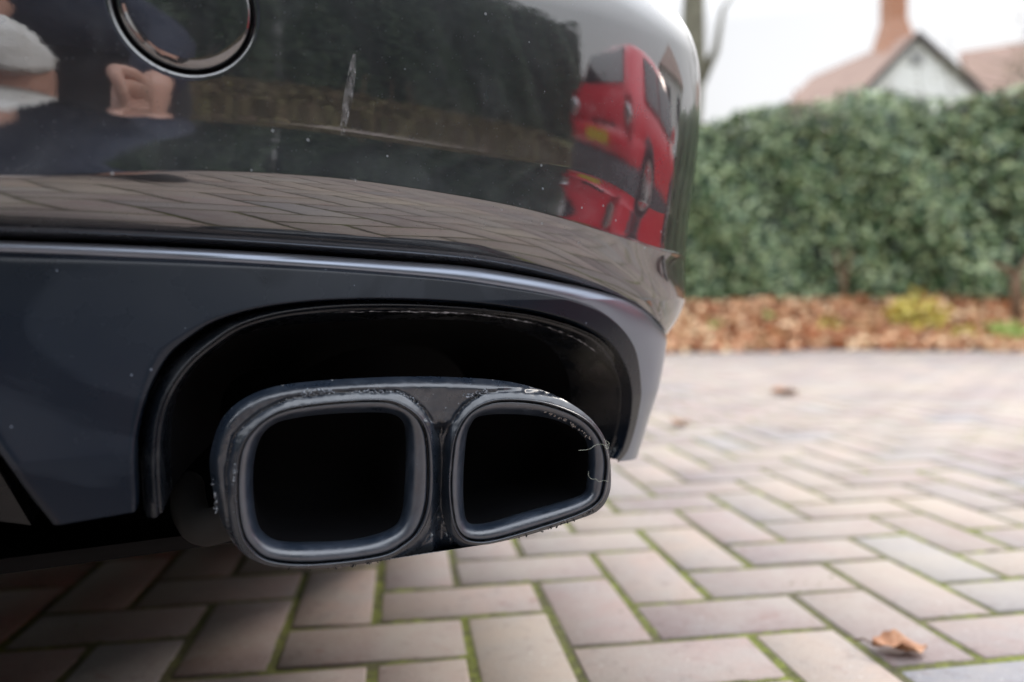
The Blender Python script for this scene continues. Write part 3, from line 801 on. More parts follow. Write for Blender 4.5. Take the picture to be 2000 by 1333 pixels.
M_hl2 = leafmat('dark_hedge_leaf', (.020, .042, .028), (.040, .075, .045), (.085, .13, .065), .5, .4)
hedge('garden_hedge', (-9.5, -3.7), (4.4, -5.1), .30, 3.5, 1.2, 34000, .085, M_hl2, 'tall dark hedge behind the photographer, mirrored in the black bumper', topvar=.12)
hedge('garden_hedge', (4.4, -5.1), (9.6, -1.6), .30, 3.4, 1.1, 16000, .085, M_hl2, 'dark hedge beyond the red car, mirrored at the bumper corner', topvar=.12)

# leaf litter
M_lit = leafmat('dead_leaf', (.22, .08, .045), (.62, .29, .15), (.86, .66, .42), .6, .3)
def scatter(name, n_, fx, size, label, Mt=M_lit):
    P = fx(n_); Nn = np.tile([0, 0, 1.0], (len(P), 1))
    return leaves(name, P, Nn, size, Mt, curl=.9, asp=.7, kind='stuff', label=label, cat='fallen leaves')
def f1(n_):
    x = nrg.uniform(-1.5, 6.8, n_); d = nrg.beta(1.3, 1.5, n_)*2.1-.34+.16*np.sin(x*3.1)+.08*np.sin(x*8.3); y = 6.35-.22*(x-1.3)+d
    return np.stack([x, y, gz(x, y)+nrg.random(n_)*.05+.01], 1)
scatter('leaf_litter', 12500, f1, .105, 'brown and orange fallen leaves banked along the foot of the far hedge')
def f2(n_):
    x = nrg.uniform(-6, 8, n_); d = nrg.beta(1.4, 1.4, n_)*1.4-.1; y = edge2(x)-d
    return np.stack([x, y, gz(x, y)+nrg.random(n_)*.05+.01], 1)
M_lit2 = leafmat('old_leaf', (.07, .055, .03), (.19, .13, .085), (.30, .27, .13), .7, .3)
scatter('leaf_litter', 11000, f2, .09, 'fallen leaves below the dark hedge, mirrored as a brown band in the bumper', M_lit2)
# yellowing low plants
M_yel = leafmat('yellow_leaf', (.30, .26, .04), (.52, .42, .06), (.62, .52, .10), .5)
M_lime = leafmat('lime_leaf', (.20, .32, .06), (.34, .46, .10), (.50, .60, .18), .5)
def bushlet(px, py, Yd, rad, n_, M, size, label, hgt=1.2):
    c_ = at(px, py, Yd); z0 = float(gz(c_[0], c_[1])); root = empty('low_plant', (c_[0], c_[1], z0), label=label, cat='plant')
    d = nrg.normal(size=(n_, 3)); d /= np.linalg.norm(d, axis=1)[:, None]; r_ = rad*nrg.random(n_)**.5
    P = d*r_[:, None]; P[:, 2] = np.abs(P[:, 2])*hgt
    leaves('foliage', P, d+[0, 0, .6], size, M, root)
    for k_ in range(5):
        a = rnd.uniform(0, 6.28); tube('stem', [(0, 0, -.02), (math.cos(a)*rad*.3, math.sin(a)*rad*.3, rad*.5*hgt), (math.cos(a)*rad*.7, math.sin(a)*rad*.7, rad*.9*hgt)], [.006, .005, .003], M_stem, root, n=5)
bushlet(1790, 600, 6.5, .30, 300, M_yel, .08, 'yellowing low plant in the middle of the leaf bank below the hedge')
bushlet(1965, 650, 6.05, .24, 260, M_lime, .07, 'bright lime green low plant at the right end of the leaf bank', .7)
bushlet(1620, 615, 6.6, .13, 70, M_yel, .07, 'small yellow seedling in the leaf bank left of the larger yellow plant')
bushlet(1880, 640, 6.1, .12, 70, M_yel, .07, 'small yellow seedling between the yellow plant and the lime green one')
bushlet(1395, 605, 6.9, .10, 40, M_lime, .06, 'small lime green sprig in brown leaves just right of the bumper')
bushlet(1500, 588, 7.0, .09, 30, M_lime, .06, 'small green sprig under the hedge, left of the yellow plant')
# bare stump branches showing at the hedge foot
sr = empty('hedge_stump', tuple(at(1985, 560, 6.45)), label='pale brown forked stump poking out of the hedge at the right edge', cat='stump')
tube('trunk', [(0, 0, -.35), (0, 0, -.05), (.0, 0, .10)], [.05, .045, .04], M_stem, sr); tube('branch', [(0, 0, .08), (-.10, 0, .16), (-.22, 0, .2)], [.035, .025, .01], M_stem, sr)
tube('branch', [(0, 0, .08), (.08, 0, .2), (.12, 0, .3)], [.03, .02, .01], M_stem, sr)

# single fallen leaves on the paving
def fallen(px, py, size, label, rz, M):
    d = ray(px, py); p = CAM+d*(-CH/d[2]); n_ = 14; V = []
    rws = []
    for i in range(n_+1):
        u = i/n_; wd = size*.36*math.sin(math.pi*min(1, u*1.02+.0))**.7*(1+.18*math.sin(u*26)); row = []
        for j in range(7):
            v = (j/6*2-1)
            row.append(((u-.5)*size, v*wd, .006+size*.16*abs(v)**1.5*(.7+.4*math.sin(u*5))+size*.10*(u-.5)**2+.003*math.sin(u*9+v*3)))
        rws.append(row)
    o = empty('fallen_leaf', (p[0], p[1], .001), rz, label=label, cat='leaf')
    b_ = loft('blade', rws, M, o)
    tube('stalk', [(-size*.5, 0, .008), (-size*.66, .003, .012), (-size*.78, .012, .006)], .0011, M_stem, o, n=5)
    return o
M_fl = mat('curled_leaf', (.42, .20, .10), .6)
t = NT(M_fl); t.l(t.ramp(t.noise(60, 4), (.3, (.30, .12, .05)), (.6, (.50, .25, .13)), (.8, (.55, .42, .28))), t.b.inputs['Base Color'])
fallen(1757, 1278, .052, 'curled orange brown leaf lying on a paving block at the lower right', R(-8), M_fl)
fallen(1535, 772, .12, 'small blurred orange leaf lying alone on the far paving', R(10), M_fl)
fallen(1330, 832, .07, 'faint brown leaf on the paving just right of the lower trim', R(60), M_fl)

# ------------------------------------------------------------------ house and trees beyond the hedge
M_tile = mat('clay_roof_tile', (.30, .20, .165), .85)
t = NT(M_tile); wv = t.n('TexWave', wave_type='BANDS', bands_direction='Z'); wv.inputs['Scale'].default_value = 5; wv.inputs['Distortion'].default_value = .6
t.l(t.obj(), wv.inputs['Vector'])
t.l(t.mix(t.math('MULTIPLY', wv.outputs['Fac'], .3), t.ramp(t.noise(2, 5), (.3, (.33, .22, .18)), (.7, (.42, .29, .23))), (.2, .13, .1)), t.b.inputs['Base Color'])
M_rend = mat('white_render', (.82, .82, .80), .8)
t = NT(M_rend); t.l(t.ramp(t.noise(1.5, 4), (.3, (.74, .74, .73)), (.7, (.84, .84, .82))), t.b.inputs['Base Color'])
M_brk = mat('chimney_brick', (.42, .19, .11), .85)
t = NT(M_brk); bt = t.n('TexBrick'); bt.inputs['Scale'].default_value = 6; t.l(t.obj(), bt.inputs['Vector'])
bt.inputs['Color1'].default_value = (.46, .21, .12, 1); bt.inputs['Color2'].default_value = (.38, .17, .1, 1); bt.inputs['Mortar'].default_value = (.4, .33, .28, 1)
t.l(bt.outputs[0], t.b.inputs['Base Color'])
M_dark = mat('dark_bargeboard', (.06, .05, .05), .6)
M_win = mat('house_window', (.03, .035, .04), .1)
HY = 24.0
def hp(px, py, Y=HY): return at(px, py, Y)
hb = hp(1800, 560); house = empty('house', (float(hb[0]), HY, 0), label='white gabled house with brown tiled roof and brick chimney above the hedge', cat='house')
def hloc(P): return [tuple(np.array(p)-np.array([hb[0], HY, 0])) for p in P]
apex = hp(1790, 76); gl = hp(1632, 244); gr = hp(1968, 226)
ax_, az_ = apex[0], apex[2]; glx, glz = gl[0], gl[2]; grx = gr[0]; grz = glz
sh_ = np.array([-.75, 3.6, 0])           # ridge runs back and to the left
def prism(name, pts, vec, M, parent, smooth=False):
    P = [np.array(p) for p in pts]; Q = [p+np.array(vec) for p in P]
    return mobj(name, hloc(P+Q), [list(range(len(P))), list(range(len(P), 2*len(P)))]+[(i, (i+1) % len(P), len(P)+(i+1) % len(P), len(P)+i) for i in range(len(P))], M, parent, smooth)
A_, B_, C_ = np.array([ax_, HY, az_]), np.array([glx, HY, glz]), np.array([grx, HY, grz])
prism('gable_wall', [B_*[1, 1, 0], C_*[1, 1, 0], C_, A_, B_], (0, 3.5, 0), M_rend, house)
def slab(name, P, th, M): # roof slab from 4 corners
    return prism(name, P, (0, 0, th), M, house)
bk_ = np.array([-1.5, 4.6, 0.0])
l1 = B_+[-.35, -.12, -.25]; a1 = A_+[0, -.12, .05]; slab('roof', [l1, a1, a1+bk_, l1+bk_], .15, M_tile)
r1 = C_+[.35, -.12, -.22]; slab('roof', [a1+[0.01, 0, 0], r1, r1+[0.5, 6, 0], a1+[.01, 6, 0]], .14, M_tile)
prism('bargeboard', [l1+[0, -.06, -.09], a1+[0, -.06, -.09], a1+[0, -.06, .15], l1+[0, -.06, .15]], (0, .06, 0), M_dark, house)
prism('bargeboard', [a1+[0, -.06, -.09], r1+[0, -.06, -.09], r1+[0, -.06, .15], a1+[0, -.06, .15]], (0, .055, 0), M_dark, house)
wc = np.array([ax_, HY-.03, az_-.62])
prism('window', [wc+[-.2, 0, -.2], wc+[.2, 0, -.2], wc+[.2, 0, .2], wc+[-.2, 0, .2]], (0, .08, 0), mat('gable_window_grey', (.3, .3, .3), .7), house)  # plain grey panel for the small gable window
# main range behind, with its long roof to the right
mr0 = hp(1872, 110, 29); mr1 = hp(2200, 60, 29); mrb0 = hp(1905, 260, 26); mrb1 = hp(2250, 260, 26)
slab('roof', [mrb0, mrb1, mr1, mr0], .15, M_tile)
prism('side_wall', [mrb0*[1, 1, 0]+[0, .4, 0], mrb1*[1, 1, 0]+[0, .4, 0], mrb1+[0, .4, -.05], mrb0+[0, .4, -.05]], (0, 3, 0), M_rend, house)
# low left range of roof
lr = [hp(1553, 250, 27), hp(1550, 182, 28.5), hp(1600, 200, 28.5), hp(1690, 250, 27)]
slab('roof', lr, .15, M_tile)
# chimney with flared base
def boxat(name, c_, sx, sy, z0, z1, M, tap=1.0):
    x, y = c_[:2]
    P = [(x-sx*tap, y-sy*tap, z0), (x+sx*tap, y-sy*tap, z0), (x+sx*tap, y+sy*tap, z0), (x-sx*tap, y+sy*tap, z0), (x-sx, y-sy, z1), (x+sx, y-sy, z1), (x+sx, y+sy, z1), (x-sx, y+sy, z1)]
    return mobj(name, hloc(P), [(0, 1, 5, 4), (1, 2, 6, 5), (2, 3, 7, 6), (3, 0, 4, 7), (4, 5, 6, 7), (0, 3, 2, 1)], M, house, False)
cp = hp(1745, 60, 25.2); ct = hp(1745, -60, 25.2); cb = hp(1745, 120, 25.2)
ch = boxat('chimney', cp, .30, .3, float(cb[2])-1.6, float(ct[2]), M_brk)
boxat('chimney_shoulder', cp, .31, .32, float(cb[2])-1.4, float(cp[2])+.25, M_brk, 2.9)
boxat('chimney_cap', cp, .38, .38, float(ct[2]), float(ct[2])+.18, M_brk)
# second house, only mirrored at the bumper corner
h2 = empty('house', (15, 6.5, 0), label='pale rendered house at the right, mirrored as grey streaks in the bumper corner', cat='house')
def box2(name, x0, x1, y0, y1, z0, z1, M):
    P = [(x0, y0, z0), (x1, y0, z0), (x1, y1, z0), (x0, y1, z0), (x0, y0, z1), (x1, y0, z1), (x1, y1, z1), (x0, y1, z1)]
    return mobj(name, P, [(0, 1, 5, 4), (1, 2, 6, 5), (2, 3, 7, 6), (3, 0, 4, 7), (4, 5, 6, 7), (0, 3, 2, 1)], M, h2, False)
box2('wall', 0, 6, -2.6, 2.4, 0, 4.6, M_rend)
mobj('roof', [(-.3, -2.9, 4.55), (6.3, -2.9, 4.55), (6.3, 2.7, 4.55), (-.3, 2.7, 4.55), (1.5, -.1, 6.6), (4.5, -.1, 6.6)], [(0, 1, 5, 4), (1, 2, 5), (2, 3, 4, 5), (3, 0, 4), (0, 3, 2, 1)], M_tile, h2, False)
for y0 in (-2.0, .6):
    for z0 in (.9, 3.0):
        wf = box2('window', -.06, .03, y0, y0+1.2, z0, z0+1.1, M_rend); box2('pane', -.075, -.062, y0+.08, y0+1.12, z0+.08, z0+1.02, M_win)
# trees
M_bark = mat('bark', (.16, .145, .115), .9)
t = NT(M_bark); t.l(t.ramp(t.noise(7, 6, .7), (.3, (.10, .09, .07)), (.7, (.26, .25, .18))), t.b.inputs['Base Color']); t.bump(t.noise(18, 6), .8, .03)
M_au = leafmat('autumn_tree_leaf', (.10, .11, .05), (.18, .16, .07), (.30, .20, .08), .6)
def tree(loc, h, r0, lab, seed, nleaf=900, lean=0, leafsz=.09, first=.45):
    rg_ = random.Random(seed); root = empty('tree', loc, label=lab, cat='tree')
    tr = [(lean*h*(i/8)**1.5+.05*math.sin(i*1.7), .05*math.cos(i*2.1), -.1+h*i/8) for i in range(9)]
    tube('trunk', tr, [r0*(1-.75*i/8) for i in range(9)], M_bark, root, n=12)
    ends = []; V, Fa = [], []
    def limb(p, d, ln, r_, lev):
        pts = [Vector(p)]; d = Vector(d).normalized()
        for i in range(5):
            d = (d+Vector((rg_.gauss(0, .18), rg_.gauss(0, .18), rg_.gauss(.03, .12)))).normalized(); pts.append(pts[-1]+d*ln/5)
        n_ = 6; b0 = len(V)
        for i, q in enumerate(pts):
            tdir = (pts[min(i+1, 5)]-pts[max(i-1, 0)]).normalized(); u = tdir.orthogonal().normalized(); v = tdir.cross(u); rr_ = r_*(1-.75*i/5)
            for j in range(n_): V.append(q+(u*math.cos(j*math.pi/3)+v*math.sin(j*math.pi/3))*rr_)
        Fa.extend(grid_faces(6, n_, True, b0))
        if lev < 3:
            for k_ in range(4 if lev < 2 else 3):
                i = rg_.randint(1, 5); a = rg_.uniform(0, 6.28); dd = (d+Vector((math.cos(a), math.sin(a), rg_.uniform(-.2, .6)))*.9)
                limb(pts[i], dd, ln*rg_.uniform(.45, .65), r_*.45, lev+1)
        else: ends.extend(pts[2:])
        if lev >= 2: ends.extend(pts[3:])
    for k_ in range(9):
        f_ = first+(1-first)*k_/9; i = f_*8; p = Vector(tr[int(i)]).lerp(Vector(tr[min(8, int(i)+1)]), i-int(i)); a = k_*2.4+rg_.uniform(0, 1)
        limb(p, (math.cos(a), math.sin(a), .55), h*.36*(1.15-f_*.6), r0*.42*(1.1-f_*.6), 0)
    mobj('branches', V, Fa, M_bark, root)
    E = np.array([list(ends[rg_.randrange(len(ends))]) for _ in range(nleaf)])+nrg.normal(0, .12, (nleaf, 3))
    leaves('crown', E, nrg.normal(size=(nleaf, 3)), leafsz, M_au, root)
    return root
tp = at(1352, 560, 10.4); tree((tp[0], tp[1], 0), 7.5, .27, 'bare grey green tree trunk rising just right of the bumper corner', 4, 500, first=.66)
tube('branch_stub', [(.1, 0, 3.35), (.32, -.05, 3.75), (.42, -.05, 4.3), (.75, 0, 4.7)], [.10, .05, .03, .012], M_bark, bpy.data.objects['tree'], n=8)
tp = at(1790, 560, 13.0); tree((tp[0]+3.5, tp[1], 0), 8.0, .17, 'sparse autumn tree right of the chimney, its thin twigs reaching in at the top', 9, 1200, first=.36)
tree((-6.5, -6.2, 0), 8.5, .25, 'large tree behind the dark hedge at the left, only mirrored in the paint', 21, 5000, leafsz=.16, first=.25)
tree((3.4, -8.2, 0), 8.0, .25, 'large tree behind the right part of the dark hedge, only mirrored', 23, 5000, leafsz=.16, first=.25)
tree((-.5, -7.6, 0), 8.0, .25, 'large tree standing behind the middle of the dark hedge', 22, 5000, leafsz=.16, first=.25)

# ------------------------------------------------------------------ red car mirrored in the bumper
M_red = mat('red_paint', (.88, .035, .06), .3, 0, 1.5, 1)
M_gry = mat('grey_bumper_plastic', (.10, .10, .11), .6)
M_lamp = mat('tail_lamp', (.45, .02, .03), .1, 0, 1.5, 1)
M_chr = mat('lamp_reflector', (.75, .75, .76), .15, .9)
M_rim2 = mat('pale_wheel', (.80, .79, .78), .4, .2)
M_yp = mat('yellow_plate', (.72, .50, .03), .5)
RH = R(50); rear_left = np.array([3.02, .46])
red = empty('parked_car', (*rear_left, 0), RH, label='bright red hatchback parked on the paving beside the dark hedge, seen mirrored in the bumper', cat='car')
# local frame: +x forward, -y to the right (rear-left corner at origin)
LEN, WID = 3.75, 1.66; cy = -WID/2
st = [  # x, half width, z underside, z waist, z roof, half width roof
    (0.00, .74, .36, .98, 1.00, .62), (.05, .80, .30, 1.00, 1.16, .62), (.12, .825, .27, 1.00, 1.38, .60), (.24, .83, .25, 1.00, 1.50, .60), (.45, .83, .24, .99, 1.545, .61),
    (1.0, .83, .24, .97, 1.57, .62), (1.6, .83, .24, .95, 1.56, .62), (2.1, .83, .24, .94, 1.49, .60), (2.55, .83, .24, .93, 1.24, .58), (2.85, .82, .24, .92, 1.00, .60),
    (3.2, .81, .25, .88, .93, .58), (3.55, .76, .28, .78, .83, .52), (3.72, .66, .34, .66, .70, .45), (3.75, .55, .40, .6, .62, .4)]
def sec(x, hw, zb, zw, zr, hr_):
    half = [(0, zb), (hw*.8, zb), (hw*.97, zb+.05), (hw, zb+.2), (hw*1.0, (zb+zw)/2+.08), (hw*.985, zw-.04), (hw*.94, zw), (hr_+.05, zr-.10 if zr-zw > .2 else (zr+zw)/2), (hr_-.04, zr-.02 if zr-zw > .1 else zr), (0, zr+.012)]
    return [(x, cy+y, z) for y, z in half]+[(x, cy-y, z) for y, z in half[-2:0:-1]]
mobjrows = [sec(*s_) for s_ in st]
loft('body', mobjrows, M_red, red, closed=True, cap='both')
def quadpanel(name, pts, M, th=.012, axis=(0, 1, 0)):
    P = [np.array(p, float) for p in pts]; Q = [p+np.array(axis)*th for p in P]; n_ = len(P)
    return mobj(name, P+Q, [list(range(n_)), list(range(n_, 2*n_))]+[(i, (i+1) % n_, n_+(i+1) % n_, n_+i) for i in range(n_)], M, red, False)
# rear window, lamps, bumper, plate
quadpanel('rear_window', [(.055, cy-.56, 1.07), (.055, cy+.56, 1.07), (.165, cy+.50, 1.42), (.165, cy-.50, 1.42)], M_glass, .045, (-1, 0, .2))
for sg in (1, -1):
    o = quadpanel('tail_lamp', [(-.0, cy+sg*.80, .62), (-.0, cy+sg*.62, .62), (.02, cy+sg*.62, .96), (.03, cy+sg*.79, .96)], M_lamp, .045, (-1, 0, 0))
    rws = []
    for r_, dx in ((.085, .02), (.09, -.05), (.07, -.062), (.045, -.055), (.001, -.058)):
        rws.append([(.0+dx, cy+sg*.715+r_*math.cos(a), .80+r_*math.sin(a)) for a in [2*math.pi*j/20 for j in range(20)]])
    loft('lamp_lens', rws, M_chr, o, closed=True)
    wp = [(.35, .72), (1.02, .60), (1.1, 1.40), (.62, 1.42), (.42, 1.36)]
    fy = cy+sg*.80; ry = cy+sg*.665
    quadpanel('side_window', [(.42, fy, 1.02), (1.05, fy, 1.0), (1.05, ry, 1.44), (.55, ry, 1.43)], M_glass, .035, (0, sg, 0))
    quadpanel('side_window', [(1.12, fy, 1.0), (2.45, fy, .97), (2.05, ry, 1.40), (1.12, ry, 1.44)], M_glass, .035, (0, sg, 0))
    quadpanel('sill', [(.95, cy+sg*.832, .22), (2.5, cy+sg*.832, .22), (2.5, cy+sg*.832, .40), (.95, cy+sg*.832, .42)], M_gry, .012, (0, sg, 0))
    quadpanel('mirror', [(2.3, cy+sg*.86, .98), (2.42, cy+sg*.86, .98), (2.42, cy+sg*.86, 1.12), (2.3, cy+sg*.86, 1.12)], M_red, .16, (0, sg, 0))
quadpanel('boot_handle', [(-.005, cy-.3, .66), (-.005, cy+.3, .66), (.0, cy+.3, .71), (.0, cy-.3, .71)], M_void, .012, (-1, 0, 0))
def bumpbar(name, z0, z1, dx, hw, M):
    rws = []
    for z, o_ in ((z0, .04), (z0+.03, 0), (z1-.03, 0), (z1, .05)):
        pts = [(.95 if 0 else .55, cy+hw, z)]
        pts = [(.50, cy+hw-o_*.3, z), (.2, cy+hw-o_*.3, z), (.05, cy+hw-.03-o_*.3, z), (-dx+o_+.03, cy+hw-.14, z), (-dx+o_, cy+hw-.35, z), (-dx+o_-.01, cy, z), (-dx+o_, cy-hw+.35, z), (-dx+o_+.03, cy-hw+.14, z), (.05, cy-hw+.03+o_*.3, z), (.2, cy-hw+o_*.3, z), (.50, cy-hw+o_*.3, z)]
        rws.append(pts)
    return loft(name, rws, M, red)
bumpbar('rear_bumper', .44, .66, .09, .85, M_red); bumpbar('lower_bumper', .22, .44, .07, .845, M_gry)
pl = quadpanel('number_plate', [(-.105, cy-.26, .50), (-.105, cy+.26, .50), (-.10, cy+.26, .61), (-.10, cy-.26, .61)], M_yp, .008, (-1, 0, 0))
for dx_, wy in ((-.17, .03), (-.11, .03), (-.04, .03), (.03, .03), (.13, .03), (.19, .03)):
    pass
for sg in (1, -1):
    for x_ in (.56, 3.0):
        # arch
        rws = []
        for r_, o_ in ((.40, .0), (.375, .014), (.352, .010)):
            rws.append([(x_+r_*math.cos(a), cy+sg*(.832+o_), .335+r_*math.sin(a)) for a in np.linspace(-.25, math.pi+.25, 24)])
        loft('wheel_arch', rws, M_void if 0 else M_gry, red)
        wm = empty('wheel'); wm.parent = red
        ty, ri, dk = wheel('w', (x_, cy+sg*.80, .335), (0, sg, 0), .335, .20, red, M_rim2)
        for o in (ty, ri, dk): o.parent = wm

# ------------------------------------------------------------------ the photographer, crouched behind the lens and mirrored in the paint
M_skin = mat('skin', (.62, .36, .28), .5); M_skin.node_tree.nodes['Principled BSDF'].inputs['Subsurface Weight'].default_value = .1
M_jkt = mat('navy_jacket', (.010, .015, .036), .85); t = NT(M_jkt); t.bump(t.noise(14, 5), .8, .02)
M_trs = mat('dark_trousers', (.02, .021, .024), .9)
M_hair = mat('white_hair', (.74, .73, .71), .8)
t = NT(M_hair); t.bump(t.noise(90, 6, .7), .7, .006)
person = empty('person', (-.05, -.95, 0), label='white haired bearded person in navy jacket crouching with a camera, mirrored in the paint', cat='person')
PO = np.array([-.05, -.95, 0])
def skinmesh(name, verts, edges, rad, M, parent, sub=2, root=0):
    me = bpy.data.meshes.new(name); me.from_pydata([tuple(np.array(v)-PO) for v in verts], edges, []); o = bpy.data.objects.new(name, me); col.objects.link(o)
    md = o.modifiers.new('skin', 'SKIN'); md.use_smooth_shade = True
    for i, r_ in enumerate(rad):
        rr_ = r_ if hasattr(r_, '__len__') else (r_, r_); me.skin_vertices[0].data[i].radius = rr_
    me.skin_vertices[0].data[root].use_root = True
    ms = o.modifiers.new('sub', 'SUBSURF'); ms.levels = sub; ms.render_levels = sub
    dg = bpy.context.evaluated_depsgraph_get(); m2_ = bpy.data.meshes.new_from_object(o.evaluated_get(dg))
    o.modifiers.clear(); o.data = m2_; o.data.materials.clear(); o.data.materials.append(M)
    for p in o.data.polygons: p.use_smooth = True
    o.parent = parent; return o
hd = np.array([-.035, -.40, .410])
vb = [(-.05, -1.00, .48), (-.05, -.88, .56), (-.06, -.72, .63), (-.05, -.60, .60), (-.04, -.50, .52), tuple(hd+[0, -.03, .0]),
      (.17, -.60, .62), (.27, -.42, .53), (.10, -.15, .425), (.045, -.080, .428),
      (-.28, -.62, .62), (-.40, -.42, .36), (-.36, -.28, .07), (-.35, -.22, .03),
      (.08, -1.0, .42), (.29, -.47, .44), (.24, -.50, .11), (.24, -.34, .045), (-.18, -1.0, .42), (-.30, -.72, .12), (-.28, -1.10, .07), (-.28, -1.30, .04)]
eb = [(0, 1), (1, 2), (2, 3), (3, 4), (4, 5), (3, 6), (6, 7), (7, 8), (8, 9), (3, 10), (10, 11), (11, 12), (12, 13), (0, 14), (14, 15), (15, 16), (16, 17), (0, 18), (18, 19), (19, 20), (20, 21)]
rb = [.12, .12, .125, .10, .05, .06, .05, .036, .026, .030, .05, .036, .026, .028, .095, .06, .045, .035, .095, .06, .045, .035]
# fingers of the right hand curl round the camera body, the left hand spreads on the ground
vb2 = list(vb); eb2 = list(eb); rb2 = list(rb)
def chain(start, pts, rs):
    prev = start
    for p, r_ in zip(pts, rs): vb2.append(p); rb2.append(r_); eb2.append((prev, len(vb2)-1)); prev = len(vb2)-1
for k_, dz in enumerate((.030, .010, -.010, -.029)):
    chain(9, [(.022-dz*.3, -.045+dz*.2, .428+dz), (-.004-dz*.3, -.030, .430+dz), (-.018, -.014, .420+dz*.95), (-.012-.002*k_, -.006, .402+dz*.8)], (.012, .0105, .0095, .0085))
chain(9, [(.050, -.060, .400), (.046, -.038, .385), (.030, -.030, .370)], (.013, .012, .010))
for k_, dx in enumerate((-.035, -.012, .012, .034)):
    chain(13, [(-.35+dx*.8, -.18, .022), (-.35+dx*1.2, -.145-.008*(k_ in (1, 2)), .014), (-.35+dx*1.4, -.115-.01*(k_ in (1, 2)), .010)], (.010, .009, .008))
chain(13, [(-.31, -.20, .02), (-.285, -.175, .012)], (.011, .009))
bodyp = skinmesh('body', vb2, eb2, rb2, M_skin, person)
# head joined into the body mesh
bm = bmesh.new(); bm.from_mesh(bodyp.data)
def headshape(bm_, grow=1.0, keep=None):
    ret = bmesh.ops.create_uvsphere(bm_, u_segments=40, v_segments=28, radius=1)
    for v in ret['verts']:
        x, y, z = v.co; X_ = x*.076; Y_ = y*.098; Z_ = z*.115
        if z < 0: X_ *= 1-.28*(-z)**1.5; Y_ *= 1-.12*(-z)
        if y > .3: Y_ -= .012*(y-.3)
        # nose, brows, eye hollows, mouth (face looks along +Y)
        if y > 0:
            Y_ += .024*math.exp(-((x/.17)**2+((z+.10)/.20)**2)); Y_ += .007*math.exp(-((x/.6)**2+((z-.16)/.10)**2))
            for e_ in (-1, 1): Y_ -= .012*math.exp(-(((x-e_*.38)/.16)**2+((z-.02)/.10)**2)); Y_ += .004*math.exp(-(((x-e_*.45)/.2)**2+((z+.28)/.2)**2))
            Y_ += .006*math.exp(-((x/.3)**2+((z+.42)/.07)**2)); Y_ += .010*math.exp(-((x/.3)**2+((z+.85)/.2)**2))
        v.co = Vector((X_*grow, Y_*grow, Z_*grow))
    return ret['verts']
hm = Matrix.Translation(Vector(hd-PO)) @ Matrix.Rotation(R(-24), 4, 'X')
vs = headshape(bm)
for v in vs: v.co = hm @ v.co
for sg in (-1, 1):
    r_ = bmesh.ops.create_uvsphere(bm, u_segments=12, v_segments=10, radius=1)
    for v in r_['verts']: v.co = hm @ Vector((sg*.078+v.co.x*.008, -.006+v.co.y*.018, -.005+v.co.z*.032))
bm.to_mesh(bodyp.data); bm.free()
for p in bodyp.data.polygons: p.use_smooth = True
def patch(name, cond, grow, M, amp):
    bm_ = bmesh.new(); vs_ = headshape(bm_, grow)
    src = bmesh.new(); s2 = bmesh.ops.create_uvsphere(src, u_segments=40, v_segments=28, radius=1)['verts']
    base_ = [v.co.copy() for v in s2]; rem = [v for v, b_ in zip(vs_, base_) if not cond(*b_)]
    for v, b_ in zip(vs_, base_): v.co *= 1+amp*mnoise.noise(b_*5)
    bmesh.ops.delete(bm_, geom=rem, context='VERTS'); me = bpy.data.meshes.new(name)
    for v in bm_.verts: v.co = hm @ v.co
    bm_.to_mesh(me); bm_.free(); src.free()
    o = bpy.data.objects.new(name, me); col.objects.link(o); me.materials.append(M); o.parent = person
    for p in me.polygons: p.use_smooth = True
    so = o.modifiers.new('t', 'SOLIDIFY'); so.thickness = .006; return o
patch('hair', lambda x, y, z: z > .42 or (y < .05 and z > -.45), 1.10, M_hair, .10)
patch('beard', lambda x, y, z: y > -.1 and z < -.30 and not (abs(x) < .3 and -.5 < z < -.36), 1.13, M_hair, .14)
M_eye = mat('eye_white', (.7, .7, .68), .2); M_iris = mat('iris', (.05, .07, .09), .2)
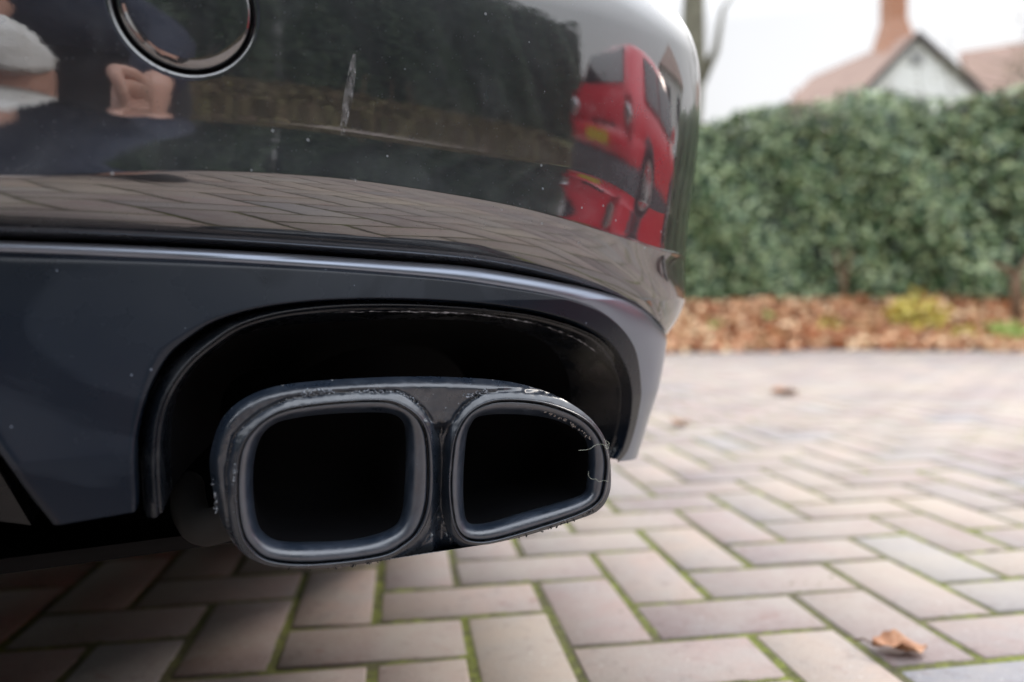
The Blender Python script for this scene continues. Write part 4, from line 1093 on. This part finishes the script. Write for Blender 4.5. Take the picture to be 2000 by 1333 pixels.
for sg in (-1, 1):
    for nm, rad_, off_, Mx in (('eye', .0115, 0, M_eye), ('iris', .006, .0075, M_iris)):
        bm_ = bmesh.new(); bmesh.ops.create_uvsphere(bm_, u_segments=16, v_segments=12, radius=rad_)
        me = bpy.data.meshes.new(nm); 
        for v in bm_.verts: v.co = hm @ (v.co+Vector((sg*.029, .077+off_, .002)))
        bm_.to_mesh(me); bm_.free(); o = bpy.data.objects.new(nm, me); col.objects.link(o); me.materials.append(Mx); o.parent = person
ji = [0, 1, 2, 3, 4, 6, 7, 8, 10, 11, 12]; mp = {a: i for i, a in enumerate(ji)}
vj = [vb[i] for i in ji]; vj[mp[4]] = (-.045, -.50, .54); vj[mp[8]] = (.115, -.175, .430)
ej = [(mp[a], mp[b]) for a, b in eb if a in mp and b in mp]; rj = [.165, .17, .19, .175, .10, .115, .072, .045, .115, .072, .045]
skinmesh('jacket', vj, ej, rj, M_jkt, person)
ti = [0, 14, 15, 16, 18, 19, 20]; mp = {a: i for i, a in enumerate(ti)}
skinmesh('trousers', [vb[i] for i in ti], [(mp[a], mp[b]) for a, b in eb if a in mp and b in mp], [.155, .115, .085, .07, .118, .08, .06], M_trs, person)
for x_, ya in ((.24, -.50), (-.28, -1.12)):
    sgn_ = 1 if x_ > 0 else -1
    skinmesh('shoe', [(x_, ya, .05), (x_, ya+.12*sgn_, .045), (x_, ya+.24*sgn_, .045)], [(0, 1), (1, 2)], [.05, .045, .042], M_trs, person)
# compact camera held in the hand (its lens is the viewpoint)
cb_ = empty('camera_body', (0, -.02, .3535), label='small black compact camera gripped in the crouching person\'s right hand', cat='camera')
bm_ = bmesh.new(); bmesh.ops.create_cube(bm_, size=1)
for v in bm_.verts: v.co = Vector((v.co.x*.085+.0, v.co.y*.026-.012, v.co.z*.066+.006))
bmesh.ops.bevel(bm_, geom=bm_.edges[:], offset=.004, segments=3, affect='EDGES', profile=.5)
me = bpy.data.meshes.new('case'); bm_.to_mesh(me); bm_.free(); o = bpy.data.objects.new('case', me); col.objects.link(o); o.parent = cb_; me.materials.append(M_blk)
rws = [[(r_*math.cos(a), y_, r_*math.sin(a)) for a in [2*math.pi*j/32 for j in range(32)]] for r_, y_ in ((.020, -.004), (.020, .006), (.017, .0065), (.016, .003), (.008, .002))]
loft('lens', rws, M_blk, cb_, closed=True, cap='end')
